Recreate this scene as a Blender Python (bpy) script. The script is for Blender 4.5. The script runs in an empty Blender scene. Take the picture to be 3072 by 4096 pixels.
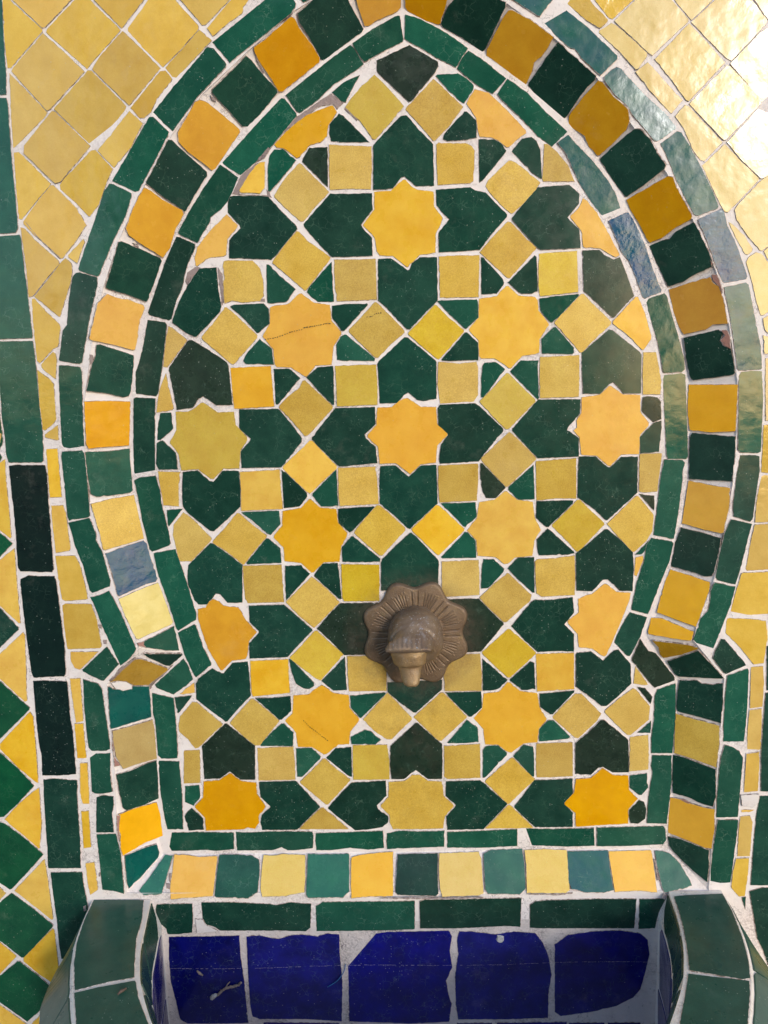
import bpy, bmesh, math, random
from mathutils import Vector, Matrix, noise
from mathutils.geometry import tessellate_polygon

scene = bpy.context.scene
C = scene.collection
D = 0.026            # depth of the niche panel behind the wall face
ZR = -0.5808         # height of the basin rim (camera at the origin height)

# ---------------------------------------------------------------- camera
cam = bpy.data.cameras.new('camera'); cam_o = bpy.data.objects.new('camera', cam); C.objects.link(cam_o)
cam.sensor_fit = 'HORIZONTAL'; cam.sensor_width = 36.0; cam.lens = 36.0 * 3078 / 3072
cam.clip_start = 0.01; cam.clip_end = 200
cam_o.matrix_world = Matrix.Translation((0, -0.804, 0)) @ Matrix(((0.99947066, 0.02578612, 0.01983607),
    (0.01536911, 0.16314799, -0.98648189), (-0.02867375, 0.98626457, 0.16266532))).to_4x4()
scene.camera = cam_o

# ---------------------------------------------------------------- sky, sun, exposure
SUN_EL, SUN_AZ = math.radians(18), math.radians(27)      # azimuth to the right of straight out from the wall
world = bpy.data.worlds.new('World'); scene.world = world; world.use_nodes = True
wn = world.node_tree; sky = wn.nodes.new('ShaderNodeTexSky'); sky.sky_type = 'NISHITA'; sky.sun_disc = False
sky.sun_elevation = SUN_EL; sky.sun_rotation = math.pi - SUN_AZ
sky.air_density = 1.0; sky.dust_density = 1.0
bg = wn.nodes['Background']; bg.inputs[1].default_value = .15
wn.links.new(sky.outputs[0], bg.inputs[0])
sun = bpy.data.lights.new('sun', 'SUN'); sun.energy = 0.5; sun.angle = math.radians(8); sun.color = (1.0, 0.99, 0.98)
sun_o = bpy.data.objects.new('sun', sun); C.objects.link(sun_o)
sdir = Vector((math.sin(SUN_AZ) * math.cos(SUN_EL), -math.cos(SUN_AZ) * math.cos(SUN_EL), math.sin(SUN_EL)))
sun_o.rotation_euler = sdir.to_track_quat('Z', 'Y').to_euler()
scene.view_settings.view_transform = 'Standard'; scene.view_settings.look = 'None'
scene.view_settings.exposure = .82; scene.view_settings.gamma = 1.0
scene.cycles.max_bounces = 6

# ---------------------------------------------------------------- data (1/10 mm on the wall)
LOOP_OUT = """-3277,-5734 -3293,-5259 -3316,-4717 -3294,-4217 -3284,-3718 -3285,-3181 -2903,-2779 -2921,-2675 -3079,-2194 -3180,-1690 -3292,-1139 -3293,-587 -3241,-24 -3115,521 -2956,1050 -2749,1525 -2445,2037 -2140,2497 -1812,2855 -1348,3224 -882,3565 -358,3835 169,4033 746,3753 1162,3550 1622,3222 2014,2871 2360,2435 2712,1980 2987,1527 3232,1036 3388,491 3498,-70 3510,-593 3496,-1120 3426,-1677 3344,-2144 3173,-2682 3152,-2828 3501,-3264 3484,-3795 3466,-4312 3462,-4791 3446,-5294 3433,-5822"""
LOOP_IN = """-2878,-5392 -2907,-5212 -2898,-4719 -2880,-4206 -2888,-3708 -2888,-3317 -2487,-2945 -2565,-2595 -2703,-2089 -2814,-1613 -2899,-1095 -2884,-588 -2835,-78 -2756,418 -2600,911 -2394,1355 -2116,1807 -1847,2184 -1483,2588 -1087,2910 -662,3203 -207,3491 159,3637 534,3498 960,3236 1378,2910 1784,2575 2098,2211 2379,1814 2624,1355 2834,916 3000,417 3074,-69 3104,-578 3116,-1097 3056,-1598 2960,-2065 2803,-2605 2690,-2853 3075,-3372 3068,-3765 3063,-4266 3059,-4770 3037,-5271 3031,-5427"""
TILES = """L-g -4098,2922 -3742,2910 -3720,3112 -3708,3435 -3683,3818 -4009,3829
F-y -3684,3754 -3702,3435 -3701,3154 -3668,3153 -3328,3465 -3326,3481 -3604,3741 -3631,3816 -3724,3819
F-l -3631,3816 -3585,3751 -3325,3497 -3295,3501 -3021,3731 -2945,3791
F-y -3293,3458 -2926,3117 -2874,3169 -2567,3449 -2840,3724 -2887,3789 -2986,3729 -3279,3485
F-y -3644,3152 -3665,3121 -3353,2748 -3315,2769 -2952,3091 -3124,3264 -3324,3449
F-y -3714,2672 -3724,2416 -3370,2705 -3354,2737 -3685,3100
F-l -2948,2418 -2905,2428 -2593,2723 -2571,2766 -2880,3094 -2916,3095 -3280,2762
F-l -2541,2770 -2374,2935 -2208,3098 -2360,3259 -2550,3443 -2799,3210 -2873,3110
F-y -2806,3786 -2800,3723 -2554,3465 -2490,3532 -2324,3706 -2261,3767
F-y -2497,3441 -2347,3270 -2183,3108 -1996,3258 -1808,3433 -1812,3460 -2012,3684 -2052,3759 -2215,3765 -2277,3704 -2495,3468
F-l -3621,2367 -3479,2216 -3337,2070 -3287,2085 -2981,2385 -2961,2413 -3271,2734 -3306,2747 -3613,2434
F-y -2449,2657 -2402,2655 -2333,2703 -2264,2821 -2097,2996 -2162,3074 -2210,3071 -2525,2748
F-y -2080,2995 -1923,3126 -1693,3327 -1803,3422 -2160,3101
F-l -2887,2365 -2739,2203 -2549,2393 -2520,2448 -2418,2601 -2540,2715
O-g -2215,2599 -2132,2525 -2113,2541 -1880,2808 -1741,2935 -1573,3081 -1560,3108 -1679,3257 -1737,3270 -1919,3093 -2115,2904 -2309,2702
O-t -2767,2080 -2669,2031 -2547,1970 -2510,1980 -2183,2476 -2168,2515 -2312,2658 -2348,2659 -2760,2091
O-g -1562,3167 -1530,3123 -1383,3225 -1274,3297 -912,3540 -875,3591 -862,3622 -937,3735 -1065,3714 -1160,3664 -1687,3311
O-g -885,3744 -792,3630 -675,3673 -368,3861 -438,3988 -737,3838
F-l -2012,3758 -1964,3693 -1776,3469 -1741,3468 -1513,3667 -1445,3738
F-y -1678,3364 -1507,3486 -1387,3556 -1366,3609 -1272,3732 -1399,3736 -1484,3676 -1726,3435
K-G:20 -841,3476 -781,3403 -691,3267 -672,3223 -638,3212 -440,3340 -244,3459 -230,3482 -364,3670 -375,3832 -687,3663 -772,3593 -856,3543
K-o:19 -1047,3422 -1181,3321 -1289,3253 -1288,3221 -1249,3143 -1153,3022 -1101,2932 -1061,2935 -798,3118 -686,3197 -677,3231 -732,3317 -846,3432 -883,3503 -914,3518
K-G:18 -1538,3042 -1719,2891 -1723,2868 -1519,2655 -1485,2618 -1433,2622 -1304,2731 -1114,2922 -1116,2950 -1228,3053 -1335,3163 -1370,3182
K-o:17 -1893,2775 -1975,2660 -2084,2512 -2091,2436 -2024,2357 -1885,2265 -1827,2212 -1790,2231 -1654,2398 -1514,2570 -1516,2595 -1696,2727 -1794,2795 -1847,2799
I-g -552,3233 -801,3063 -1033,2902 -931,2746 -901,2728 -713,2846 -562,2976 -315,3113 -241,3166 -338,3325 -368,3343
I-g -1256,2717 -1436,2552 -1711,2290 -1705,2273 -1557,2169 -1533,2162 -1378,2273 -1197,2429 -933,2701 -938,2729 -1046,2869 -1077,2876
Sxg -471,2821 -435,2820 -332,2991 -281,3067 -440,3006 -565,2915
Sql -285,2944 -398,2824 -437,2769 -337,2669 -295,2639 -173,2464 -143,2457 8,2607 152,2760 -19,2952 -136,3062
Sxa -816,2714 -942,2638 -1069,2540 -1172,2440 -1149,2410 -1076,2402 -951,2306 -920,2316 -805,2428 -706,2447 -636,2502 -614,2605 -523,2727 -564,2790 -594,2786
SkG -601,2616 -610,2536 -595,2455 -510,2441 -205,2431 -287,2514 -464,2691 -506,2715
Skg -1227,2338 -1252,2211 -1257,1995 -1233,1995 -1115,2114 -985,2249 -959,2283 -1088,2397 -1175,2394
Ske -884,2303 -898,2269 -673,2041 -644,2017 -636,2214 -634,2399 -818,2399
Sqy -624,2191 -626,1987 -416,1992 -207,1979 -190,2176 -187,2390 -413,2403 -615,2421
Sxs -1380,2239 -1459,2148 -1554,2011 -1543,1987 -1444,1984 -1345,1975 -1293,2026 -1279,2276 -1329,2278
K-o:21 -334,3836 -274,3636 -217,3508 -176,3511 -115,3544 114,3629 144,3661 155,4010
I-g -337,3336 -246,3189 -235,3177 -125,3235 21,3302 155,3358 161,3385 146,3495 131,3594 113,3600 -117,3494 -343,3358
I-g 173,3384 191,3367 356,3279 510,3185 677,3101 799,3274 598,3414 421,3513 303,3566 185,3603
I-g 738,3188 689,3090 891,2927 1041,2843 1180,2984 953,3158 805,3252
I-g 1089,2841 1131,2784 1300,2631 1494,2432 1640,2329 1796,2467 1578,2656 1372,2854 1192,2978
K-o:22 186,4006 186,3662 209,3634 362,3551 516,3497 533,3507 592,3657 729,3762
K-G:23 764,3746 594,3609 539,3507 551,3475 717,3387 943,3241 976,3262 1067,3412 1136,3527 1138,3559
K-o:24 1120,3456 987,3248 984,3203 1133,3097 1349,2930 1372,2921 1420,3007 1436,3078 1498,3113 1557,3175 1593,3239 1386,3394 1204,3502 1171,3503
K-G:25 1543,3096 1400,2926 1396,2908 1556,2730 1699,2631 1759,2588 1789,2617 1882,2746 1938,2811 2001,2852 2007,2883 1850,3017 1733,3118 1640,3200
O-t 775,3794 1168,3603 1248,3558 1437,3435 1460,3429 1580,3567 1591,3593 1157,3811 833,3916
She -53,3216 -108,3195 -111,3095 -58,3037 166,2828 201,2798 226,2803 472,3064 503,3119 498,3163 356,3246 220,3322
Sqy 176,2743 169,2726 282,2609 437,2427 461,2426 609,2564 745,2735 649,2823 542,2927 453,3003
Skg 590,2903 739,2769 757,2768 849,2894 855,2928 784,2997 700,3045 496,3041 478,3030
Sxa 794,2790 781,2762 877,2623 894,2497 911,2445 1021,2436 1093,2411 1178,2339 1203,2338 1324,2437 1379,2464 1373,2493 1167,2704 999,2856 867,2894
SkG 553,2486 540,2435 583,2416 777,2421 875,2441 882,2532 876,2600 780,2688 756,2689
ShG -24,2539 -168,2401 -182,1972 -52,1974 22,1983 105,2080 142,2090 208,2036 256,1993 441,1993 441,2214 436,2392 281,2552 174,2675 120,2671
Sqy 472,2213 478,1998 638,2004 810,2004 841,2027 848,2143 856,2315 832,2356 765,2387 643,2391 497,2402 472,2385
SkG 902,2007 932,2024 1160,2276 1178,2305 1130,2375 1057,2417 899,2423
SkG 1434,2089 1532,2022 1538,2039 1519,2305 1482,2386 1433,2428 1336,2414 1233,2297
Sxy 1544,2027 1551,1998 1868,1988 1800,2146 1677,2288 1591,2354 1561,2355
O-t 1617,3260 1733,3154 1826,3103 1861,3049 2014,2909 2049,2886 2202,3026 2207,3053 2055,3191 1938,3301 1730,3467 1638,3586 1604,3545 1479,3402
F-y 1730,3530 1903,3382 2036,3303 2104,3359 2109,3375 1958,3522 1900,3618 1683,3626
F-y 2033,3282 2031,3266 2229,3089 2383,2929 2406,2933 2489,3043 2483,3070 2377,3169 2190,3324 2144,3347
F-w 2384,2902 2527,2735 2730,2527 2742,2521 2842,2637 2782,2694 2544,2939 2497,2984
F-w 2777,2492 2862,2385 2963,2172 3037,2087 3072,2074 3241,2240 3023,2457 2902,2581 2867,2593
F-y 1957,3616 1992,3542 2126,3390 2155,3384 2345,3540 2401,3600
F-y 2506,3069 2541,3046 2597,3098 2864,3327 2875,3353 2710,3527 2673,3591 2435,3599 2368,3539 2172,3362
F-y 2903,3347 3085,3503 3139,3574 2719,3589 2738,3526
F-l 3255,2990 3296,2972 3552,3229 3606,3285 3616,3321 3471,3489 3411,3564 3184,3572 3119,3512 2904,3326
F-w 2720,2836 2877,2636 2901,2624 3068,2792 3233,2958 3054,3146 2882,3316 2565,3013
F-w 3252,2257 3275,2261 3596,2579 3601,2612 3292,2924 3257,2936 2907,2602
F-y 3352,2879 3619,2589 3735,2585 3697,3292 3630,3253 3553,3208 3286,2946
F-w 3435,2068 3631,1894 3677,1904 3767,1979 3736,2553 3620,2578 3432,2388 3288,2239
F-l 3626,3326 3697,3282 3683,3554 3547,3559 3475,3520
K-o:26 1916,2740 1812,2625 1799,2598 1805,2538 1835,2503 1963,2410 2004,2322 2090,2227 2111,2223 2225,2314 2316,2396 2337,2459 2314,2559 2177,2689 2065,2823 2027,2840
K-G:27 2229,2283 2115,2192 2228,2028 2379,1825 2400,1822 2552,1914 2686,2014 2692,2043 2606,2157 2529,2288 2437,2383 2386,2392
O-t 2084,2836 2191,2703 2321,2590 2358,2523 2465,2410 2586,2273 2621,2272 2781,2377 2792,2399 2672,2534 2493,2682 2315,2861 2244,2939 2198,2951 2141,2921 2084,2869
O-g -430,3895 161,4080 164,4198 -465,4005
O-g 187,4079 747,3811 805,3928 190,4197
L-g -4148,1609 -3786,1618 -3759,1661 -3754,1742 -3750,2006 -3751,2221 -3745,2446 -3733,2824 -3745,2879 -4095,2900
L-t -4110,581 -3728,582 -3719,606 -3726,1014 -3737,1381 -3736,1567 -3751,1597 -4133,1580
F-y -3733,2051 -3740,1753 -3711,1746 -3520,1941 -3412,2040 -3387,2074 -3673,2382 -3719,2373
F-l -3521,1924 -3695,1722 -3697,1699 -3593,1586 -3469,1477 -3352,1357 -3333,1362 -3197,1504 -3065,1668 -3142,1826 -3230,1920 -3362,2056 -3387,2056
F-y -3090,2245 -3261,2104 -3295,2059 -3293,2019 -3149,1883 -3033,1753 -3021,1753 -2920,1864 -2801,2111 -2752,2189 -2910,2372 -2947,2370
F-y -3724,1567 -3714,1309 -3714,1073 -3717,990 -3679,995 -3651,1024 -3499,1185 -3376,1299 -3379,1334 -3485,1437 -3587,1528 -3695,1659 -3731,1666
F-y -3272,1384 -3271,1366 -3191,1305 -3099,1507 -3108,1536
F-y -3349,1322 -3460,1196 -3640,1011 -3660,994 -3432,790 -3421,784 -3341,967 -3268,1142 -3246,1248 -3252,1307 -3303,1355
F-l -3702,714 -3699,557 -3696,350 -3673,325 -3521,467 -3468,489 -3449,562 -3424,682 -3434,712 -3558,842 -3663,970 -3691,971
F-y -3662,312 -3665,281 -3544,174 -3526,161 -3495,344 -3500,417 -3524,436
O-g -2861,1977 -2984,1694 -3106,1431 -3184,1252 -3179,1234 -3007,1170 -2982,1175 -2804,1515 -2663,1741 -2588,1922 -2585,1956 -2758,2047 -2800,2054
O-G -3252,1177 -3312,942 -3354,704 -3403,645 -3469,355 -3464,343 -3260,306 -3234,318 -3196,457 -3110,780 -3009,1075 -3002,1158 -3175,1216 -3212,1211
K-G:16 -2323,2220 -2430,2060 -2429,2044 -2314,1949 -2159,1842 -2130,1822 -2111,1835 -1979,2030 -1879,2160 -1874,2198 -2028,2332 -2148,2442 -2179,2444
K-o:15 -2515,1920 -2614,1751 -2670,1628 -2656,1564 -2536,1472 -2410,1389 -2391,1373 -2311,1474 -2244,1637 -2140,1795 -2151,1832 -2319,1916 -2434,2006 -2455,2004
K-G:14 -2840,1284 -2929,1063 -2926,1051 -2750,1000 -2602,934 -2584,947 -2500,1128 -2407,1343 -2415,1366 -2562,1437 -2726,1504 -2757,1496
K-a:13 -3014,908 -3064,754 -3130,563 -3132,545 -2918,492 -2778,443 -2757,449 -2723,555 -2696,690 -2621,874 -2629,898 -2757,953 -2798,951 -2866,972 -2922,999
I-G -2371,1331 -2540,946 -2594,824 -2577,799 -2377,737 -2350,755 -2271,962 -2214,1058 -2180,1179 -2132,1311 -2046,1465 -2050,1501 -2202,1572 -2233,1579
Sxy -2415,571 -2447,409 -2471,265 -2433,251 -2201,521 -2206,540 -2345,662 -2382,676
I-g -1939,2020 -2105,1789 -2210,1626 -2212,1608 -2121,1557 -2024,1512 -1878,1717 -1869,1758 -1752,1837 -1658,1940 -1559,2140 -1737,2268
Sxa -1891,1616 -2027,1464 -2059,1357 -2058,1285 -2040,1278 -1947,1342 -1882,1364 -1756,1366 -1730,1383 -1708,1538 -1601,1648 -1593,1672 -1699,1782
ShG -1679,1905 -1685,1799 -1574,1671 -1564,1641 -1656,1561 -1690,1526 -1701,1346 -1607,1343 -1268,1321 -1229,1343 -978,1617 -977,1641 -1107,1769 -1249,1927 -1266,1951 -1619,1962 -1657,1952
Sqy -1091,2098 -1197,1955 -1198,1937 -1068,1803 -937,1687 -912,1686 -781,1830 -633,1966 -770,2105 -923,2258
ShG -770,1806 -907,1662 -908,1638 -748,1448 -628,1325 -208,1324 -209,1503 -293,1589 -317,1637 -194,1781 -195,1940 -405,1941 -622,1948
Sqy -1124,1448 -1250,1302 -1251,1284 -1076,1133 -931,1001 -912,1006 -786,1148 -654,1301 -647,1325 -883,1500 -960,1586 -985,1593
Sqy -1769,1264 -1758,1142 -1772,1118 -1780,984 -1773,892 -1695,920 -1595,899 -1404,905 -1363,959 -1356,1093 -1386,1240 -1457,1314 -1708,1328 -1759,1318
ShG -2085,1176 -2155,1081 -2262,913 -2338,742 -2341,712 -2189,595 -2121,562 -2095,561 -1952,694 -1829,814 -1813,862 -1833,1047 -1839,1260 -2016,1253
Skg -1323,1056 -1327,885 -1292,877 -1126,891 -1025,1016 -1200,1173 -1290,1273 -1315,1274
Skg -734,1183 -892,1018 -907,982 -846,919 -797,881 -627,876 -632,1071 -636,1277
Sqy -609,1009 -595,881 -393,881 -178,886 -178,1093 -178,1293 -403,1294 -610,1300
S8a -1115,866 -1268,852 -1300,835 -1309,675 -1385,565 -1392,541 -1315,438 -1291,413 -1280,249 -1262,224 -1108,213 -965,114 -946,114 -851,224 -678,232 -651,419 -563,541 -562,566 -660,680 -672,846 -836,870 -921,933 -964,971 -989,966
SkG -1567,719 -1454,582 -1435,585 -1315,675 -1314,823 -1368,880 -1685,877 -1718,859
Sqy -1900,705 -2038,560 -2039,535 -1894,405 -1736,263 -1716,262 -1586,396 -1457,530 -1449,555 -1666,772 -1757,854 -1776,855
Skg -1575,371 -1611,297 -1594,265 -1293,250 -1303,413 -1426,517
SkG -652,704 -604,653 -562,578 -530,577 -274,834 -280,847 -520,848 -647,833
Sqy -335,719 -473,588 -480,563 -345,422 -209,287 -183,286 -39,426 104,540 104,558 -62,736 -179,856 -197,863
Skg -571,516 -622,431 -618,280 -542,266 -222,256 -215,281 -383,424 -506,533 -525,540
S8s 73,2025 -3,1957 -139,1956 -170,1951 -175,1781 -298,1631 -195,1527 -178,1502 -163,1370 -133,1327 4,1317 142,1204 158,1204 279,1320 416,1328 442,1339 451,1530 502,1611 522,1676 437,1791 434,1937 268,1960 207,1997 153,2057 129,2064
ShG 462,1801 523,1729 590,1662 558,1622 476,1529 479,1338 691,1341 902,1349 1002,1477 1183,1667 1183,1690 1066,1806 968,1908 858,1935 809,1966 459,1954
ShG 1410,1853 1232,1653 1232,1636 1486,1355 1523,1330 1938,1334 1923,1519 1830,1605 1811,1641 1829,1675 1916,1772 1919,1866 1869,1914 1816,1957 1496,1944
Sqy 994,2024 963,1973 993,1925 1091,1817 1214,1701 1232,1695 1349,1785 1471,1910 1520,1987 1373,2114 1251,2199 1202,2212
Sqy 1040,1476 902,1325 1063,1176 1187,1058 1212,1057 1337,1192 1473,1331 1479,1355 1349,1478 1220,1612 1189,1619
Sqy 481,1097 484,885 685,879 886,879 888,1085 896,1295 566,1300 478,1296
ShG -165,874 -97,817 13,697 130,570 162,569 304,713 458,855 458,1074 459,1291 279,1296 202,1239 170,1173 151,1168 40,1256 -21,1294 -153,1292
SkG 912,963 911,902 1074,909 1143,992 1150,1016 1137,1053 939,1270 914,1277
SkG 1225,1050 1193,1015 1300,915 1337,895 1437,898 1493,921 1500,945 1486,1259 1467,1277
Sql 1506,945 1525,865 1687,879 1918,896 1910,1102 1901,1308 1684,1301 1511,1294
S8s 1112,927 1074,879 892,860 884,671 782,557 782,538 879,436 887,274 906,248 1045,244 1160,172 1198,140 1223,139 1337,261 1477,275 1515,293 1521,429 1614,569 1614,587 1507,725 1500,823 1475,861 1300,878 1193,979 1175,979
Skg 582,710 731,570 750,557 881,671 879,830 867,855 685,854 471,855 452,849
Sql 291,676 142,532 142,520 285,391 441,256 460,249 590,382 725,527 725,546 556,693 445,806 426,813
SkG 602,370 486,248 498,235 874,231 881,299 875,411 763,520 737,521
Skg 1526,725 1563,675 1633,599 1652,598 1739,669 1925,859 1925,877 1625,856 1515,841
Skg 1539,429 1546,280 1869,264 1882,282 1881,332 1690,548 1665,549
Sqy 1815,741 1678,604 1678,585 1882,357 1946,280 1971,280 2071,388 2269,562 2269,586 2065,782 1976,876 1951,877
Sxa 1939,1778 1915,1731 1836,1658 1830,1640 1912,1543 1943,1507 1964,1346 1995,1333 2044,1337 2143,1322 2268,1247 2299,1234 2336,1250 2336,1268 2227,1462 2100,1679 2000,1793 1957,1830
ShG 1976,906 2128,768 2274,629 2293,628 2440,783 2501,842 2395,1111 2343,1232 2281,1210 2181,1261 2131,1311 1958,1310
Sxs 2287,592 2282,567 2447,439 2589,293 2608,286 2687,395 2686,432 2618,655 2538,828 2513,829
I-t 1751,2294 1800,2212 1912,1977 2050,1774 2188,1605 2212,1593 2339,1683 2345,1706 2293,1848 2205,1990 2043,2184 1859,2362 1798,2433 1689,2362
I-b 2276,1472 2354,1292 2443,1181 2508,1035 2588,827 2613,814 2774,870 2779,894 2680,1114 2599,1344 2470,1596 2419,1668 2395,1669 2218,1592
I-g 2668,629 2751,381 2823,55 2836,42 3013,50 3044,74 3033,186 2976,386 2907,598 2837,831 2811,857 2620,802
K-o:28 2430,1715 2543,1533 2621,1389 2645,1364 2744,1396 2854,1480 2965,1535 2971,1561 2809,1838 2769,1927 2727,1948 2396,1791
K-G:29 2849,1437 2806,1376 2745,1373 2656,1339 2642,1330 2702,1197 2838,934 2854,926 2973,961 3067,1020 3188,1074 3205,1095 3126,1259 3012,1481 2990,1506
K-o:30 2920,634 2983,484 3018,433 3196,469 3251,513 3372,515 3331,694 3303,789 3265,884 3213,924 3188,984 3015,939 2853,891
K-G:31 3069,110 3108,-29 3130,-42 3289,-22 3453,2 3466,20 3443,142 3415,263 3345,303 3322,353 3346,423 3304,461 3159,430 3021,397
O-t 2745,2054 2808,1906 2934,1677 2997,1573 3033,1566 3220,1628 3231,1645 3140,1839 3052,2002 2939,2195 2841,2342 2799,2354 2645,2249
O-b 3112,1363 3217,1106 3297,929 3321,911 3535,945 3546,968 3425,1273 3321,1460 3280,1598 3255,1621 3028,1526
O-t 3382,621 3429,382 3486,68 3505,43 3724,49 3736,61 3713,278 3637,578 3562,886 3537,910 3317,870
F-w 3153,2118 3056,2032 3203,1747 3292,1592 3322,1587 3429,1695 3603,1875 3608,1895 3436,2053 3265,2223
F-w 3414,1514 3515,1374 3653,1220 3677,1213 3735,1252 3802,1330 3768,1964 3621,1863 3408,1645 3386,1606
F-y 3422,1331 3512,1190 3536,1177 3576,1211 3581,1234 3492,1363 3380,1469 3338,1493
F-w 3597,908 3641,743 3697,588 3721,587 3838,655 3817,1053 3741,1102 3667,1185 3619,1198 3549,1154 3528,1108
F-y 3729,1137 3816,1076 3804,1284 3696,1207
F-y 3732,492 3753,432 3777,414 3854,358 3840,619 3723,552
F-y 3753,205 3862,202 3856,322 3781,372 3732,385
L-g -4116,75 -4130,-224 -4121,-425 -4127,-603 -4111,-692 -3765,-702 -3738,-683 -3714,-386 -3720,-135 -3716,273 -3715,468 -3725,551 -4107,557
Z-y -4259,-523 -4179,-487 -4153,-399 -4156,-223 -4200,3
Z-g -4282,-726 -4199,-671 -4172,-633 -4191,-601 -4262,-548
Z-s -4201,-690 -4288,-777 -4354,-1359 -4281,-1413 -4180,-1502 -4166,-1495 -4161,-1207 -4158,-883 -4146,-659
Z-g -4401,-1781 -4314,-1704 -4160,-1562 -4284,-1440 -4355,-1372
F-y -3710,88 -3720,-135 -3716,-348 -3693,-368 -3597,-301 -3560,-252 -3550,108 -3577,152 -3705,254
F-y -3694,-437 -3576,-472 -3556,-466 -3548,-315 -3691,-412
F-s -3707,-1076 -3583,-1073 -3580,-643 -3578,-560 -3694,-564
F-s -3708,-1284 -3702,-1679 -3555,-1656 -3540,-1630 -3555,-1249 -3579,-1164 -3703,-1167
O-g -3493,107 -3515,-241 -3529,-517 -3502,-569 -3295,-543 -3271,-148 -3243,223 -3251,272 -3424,301 -3475,297
O-g -3541,-644 -3538,-1003 -3540,-1289 -3524,-1328 -3320,-1301 -3299,-1282 -3291,-842 -3295,-613 -3318,-587 -3530,-593
K-G:12 -3097,391 -3144,281 -3211,49 -3213,31 -3034,-7 -2913,-49 -2859,-39 -2838,12 -2782,302 -2773,387 -3050,498 -3080,494
K-o:11 -3259,-273 -3272,-525 -3256,-571 -3084,-565 -2904,-566 -2868,-270 -2853,-97 -3083,-81 -3246,-80
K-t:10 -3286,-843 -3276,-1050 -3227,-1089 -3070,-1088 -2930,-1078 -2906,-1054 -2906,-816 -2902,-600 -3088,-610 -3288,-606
K-y:9 -3246,-1323 -3211,-1495 -3190,-1653 -3175,-1662 -2928,-1617 -2824,-1594 -2855,-1391 -2882,-1216 -2901,-1109 -3094,-1124 -3277,-1159
I-G -2665,499 -2717,338 -2772,213 -2789,10 -2784,-15 -2572,-47 -2551,-22 -2495,205 -2453,409 -2400,695 -2417,720 -2600,750
I-G -2856,-491 -2880,-857 -2863,-891 -2671,-889 -2650,-876 -2615,-432 -2581,-72 -2788,-54 -2815,-66
I-g -2852,-1163 -2830,-1392 -2776,-1719 -2751,-1747 -2558,-1684 -2536,-1657 -2547,-1534 -2602,-1210 -2605,-1063 -2645,-903 -2832,-918 -2881,-950
Sxy -2536,3 -2565,-124 -2579,-220 -2408,-199 -2394,-180 -2429,51 -2450,191
SkG -2578,-369 -2596,-517 -2563,-518 -2416,-399 -2423,-224 -2541,-228
SkG -2605,-550 -2628,-772 -2601,-838 -2396,-837 -2403,-660 -2537,-525 -2563,-525
Sqy -2610,-957 -2585,-1157 -2584,-1231 -2413,-1248 -2406,-1069 -2372,-871 -2615,-858
Sxg -2553,-1440 -2542,-1467 -2375,-1276 -2548,-1285
She -2279,413 -2407,253 -2416,215 -2377,-53 -2362,-200 -2185,-180 -2120,-86 -2066,-61 -1992,-115 -1930,-161 -1755,-160 -1767,57 -1775,247 -1792,289 -1970,416 -2142,525 -2180,533
S8l -2166,-187 -2234,-223 -2377,-219 -2378,-413 -2452,-528 -2460,-554 -2406,-620 -2377,-673 -2357,-851 -2172,-843 -2047,-952 -2014,-953 -1895,-844 -1724,-849 -1700,-653 -1621,-544 -1619,-512 -1736,-379 -1747,-237 -1922,-239 -1984,-192 -2071,-125 -2097,-131
ShG -2364,-1043 -2372,-1250 -2324,-1318 -2085,-1526 -2045,-1534 -1890,-1403 -1736,-1266 -1725,-1073 -1733,-875 -1910,-870 -2016,-986 -2062,-978 -2111,-924 -2186,-856 -2345,-871
Sqy -2487,-1455 -2502,-1563 -2461,-1829 -2443,-1864 -2322,-1867 -2279,-1827 -2093,-1648 -2077,-1614 -2201,-1469 -2326,-1345 -2370,-1317
Sqa -1750,19 -1744,-199 -1725,-206 -1309,-192 -1318,6 -1326,234 -1757,228
SkG -1292,18 -1295,-173 -1269,-174 -1017,99 -1128,203 -1295,202
SkG -812,-59 -688,-190 -665,-191 -660,190 -665,215 -826,207 -953,104
Sql -635,-1 -637,-211 -204,-204 -198,12 -205,214 -416,218 -640,214
Sqy -1028,-2 -1135,-75 -1250,-181 -1258,-206 -1123,-357 -994,-516 -961,-511 -683,-229 -682,-209 -837,-58 -967,72 -993,73
ShG -1698,-406 -1687,-432 -1581,-526 -1589,-552 -1700,-666 -1698,-843 -1265,-848 -1036,-580 -1027,-541 -1137,-383 -1247,-238 -1272,-218 -1466,-217 -1687,-213
ShG -916,-531 -924,-557 -661,-838 -636,-858 -223,-830 -237,-654 -338,-560 -350,-521 -230,-408 -231,-229 -657,-229
Sqs -1244,-835 -1252,-861 -1115,-1010 -970,-1147 -826,-1018 -663,-877 -662,-851 -837,-663 -918,-570 -944,-569
Sqs -1719,-1087 -1732,-1313 -1526,-1309 -1274,-1305 -1284,-1098 -1286,-874 -1503,-881 -1720,-888
SkG -1263,-1072 -1261,-1296 -1088,-1283 -997,-1172 -1002,-1132 -1240,-888 -1266,-874
Skg -936,-1141 -944,-1167 -850,-1289 -665,-1288 -670,-890
Sqy -657,-1075 -652,-1288 -224,-1279 -230,-1060 -244,-869 -649,-871
Skg -1600,-1437 -1461,-1576 -1422,-1590 -1309,-1472 -1315,-1324 -1687,-1328 -1733,-1333
SkG -672,-1448 -660,-1489 -551,-1586 -517,-1566 -264,-1318 -277,-1305 -468,-1309 -667,-1321
S8a 29,-172 -50,-234 -205,-236 -223,-421 -317,-522 -318,-548 -211,-655 -197,-838 -27,-836 126,-958 246,-856 409,-841 425,-659 537,-552 538,-533 429,-427 420,-247 259,-242 158,-169 119,-149 81,-148
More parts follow.
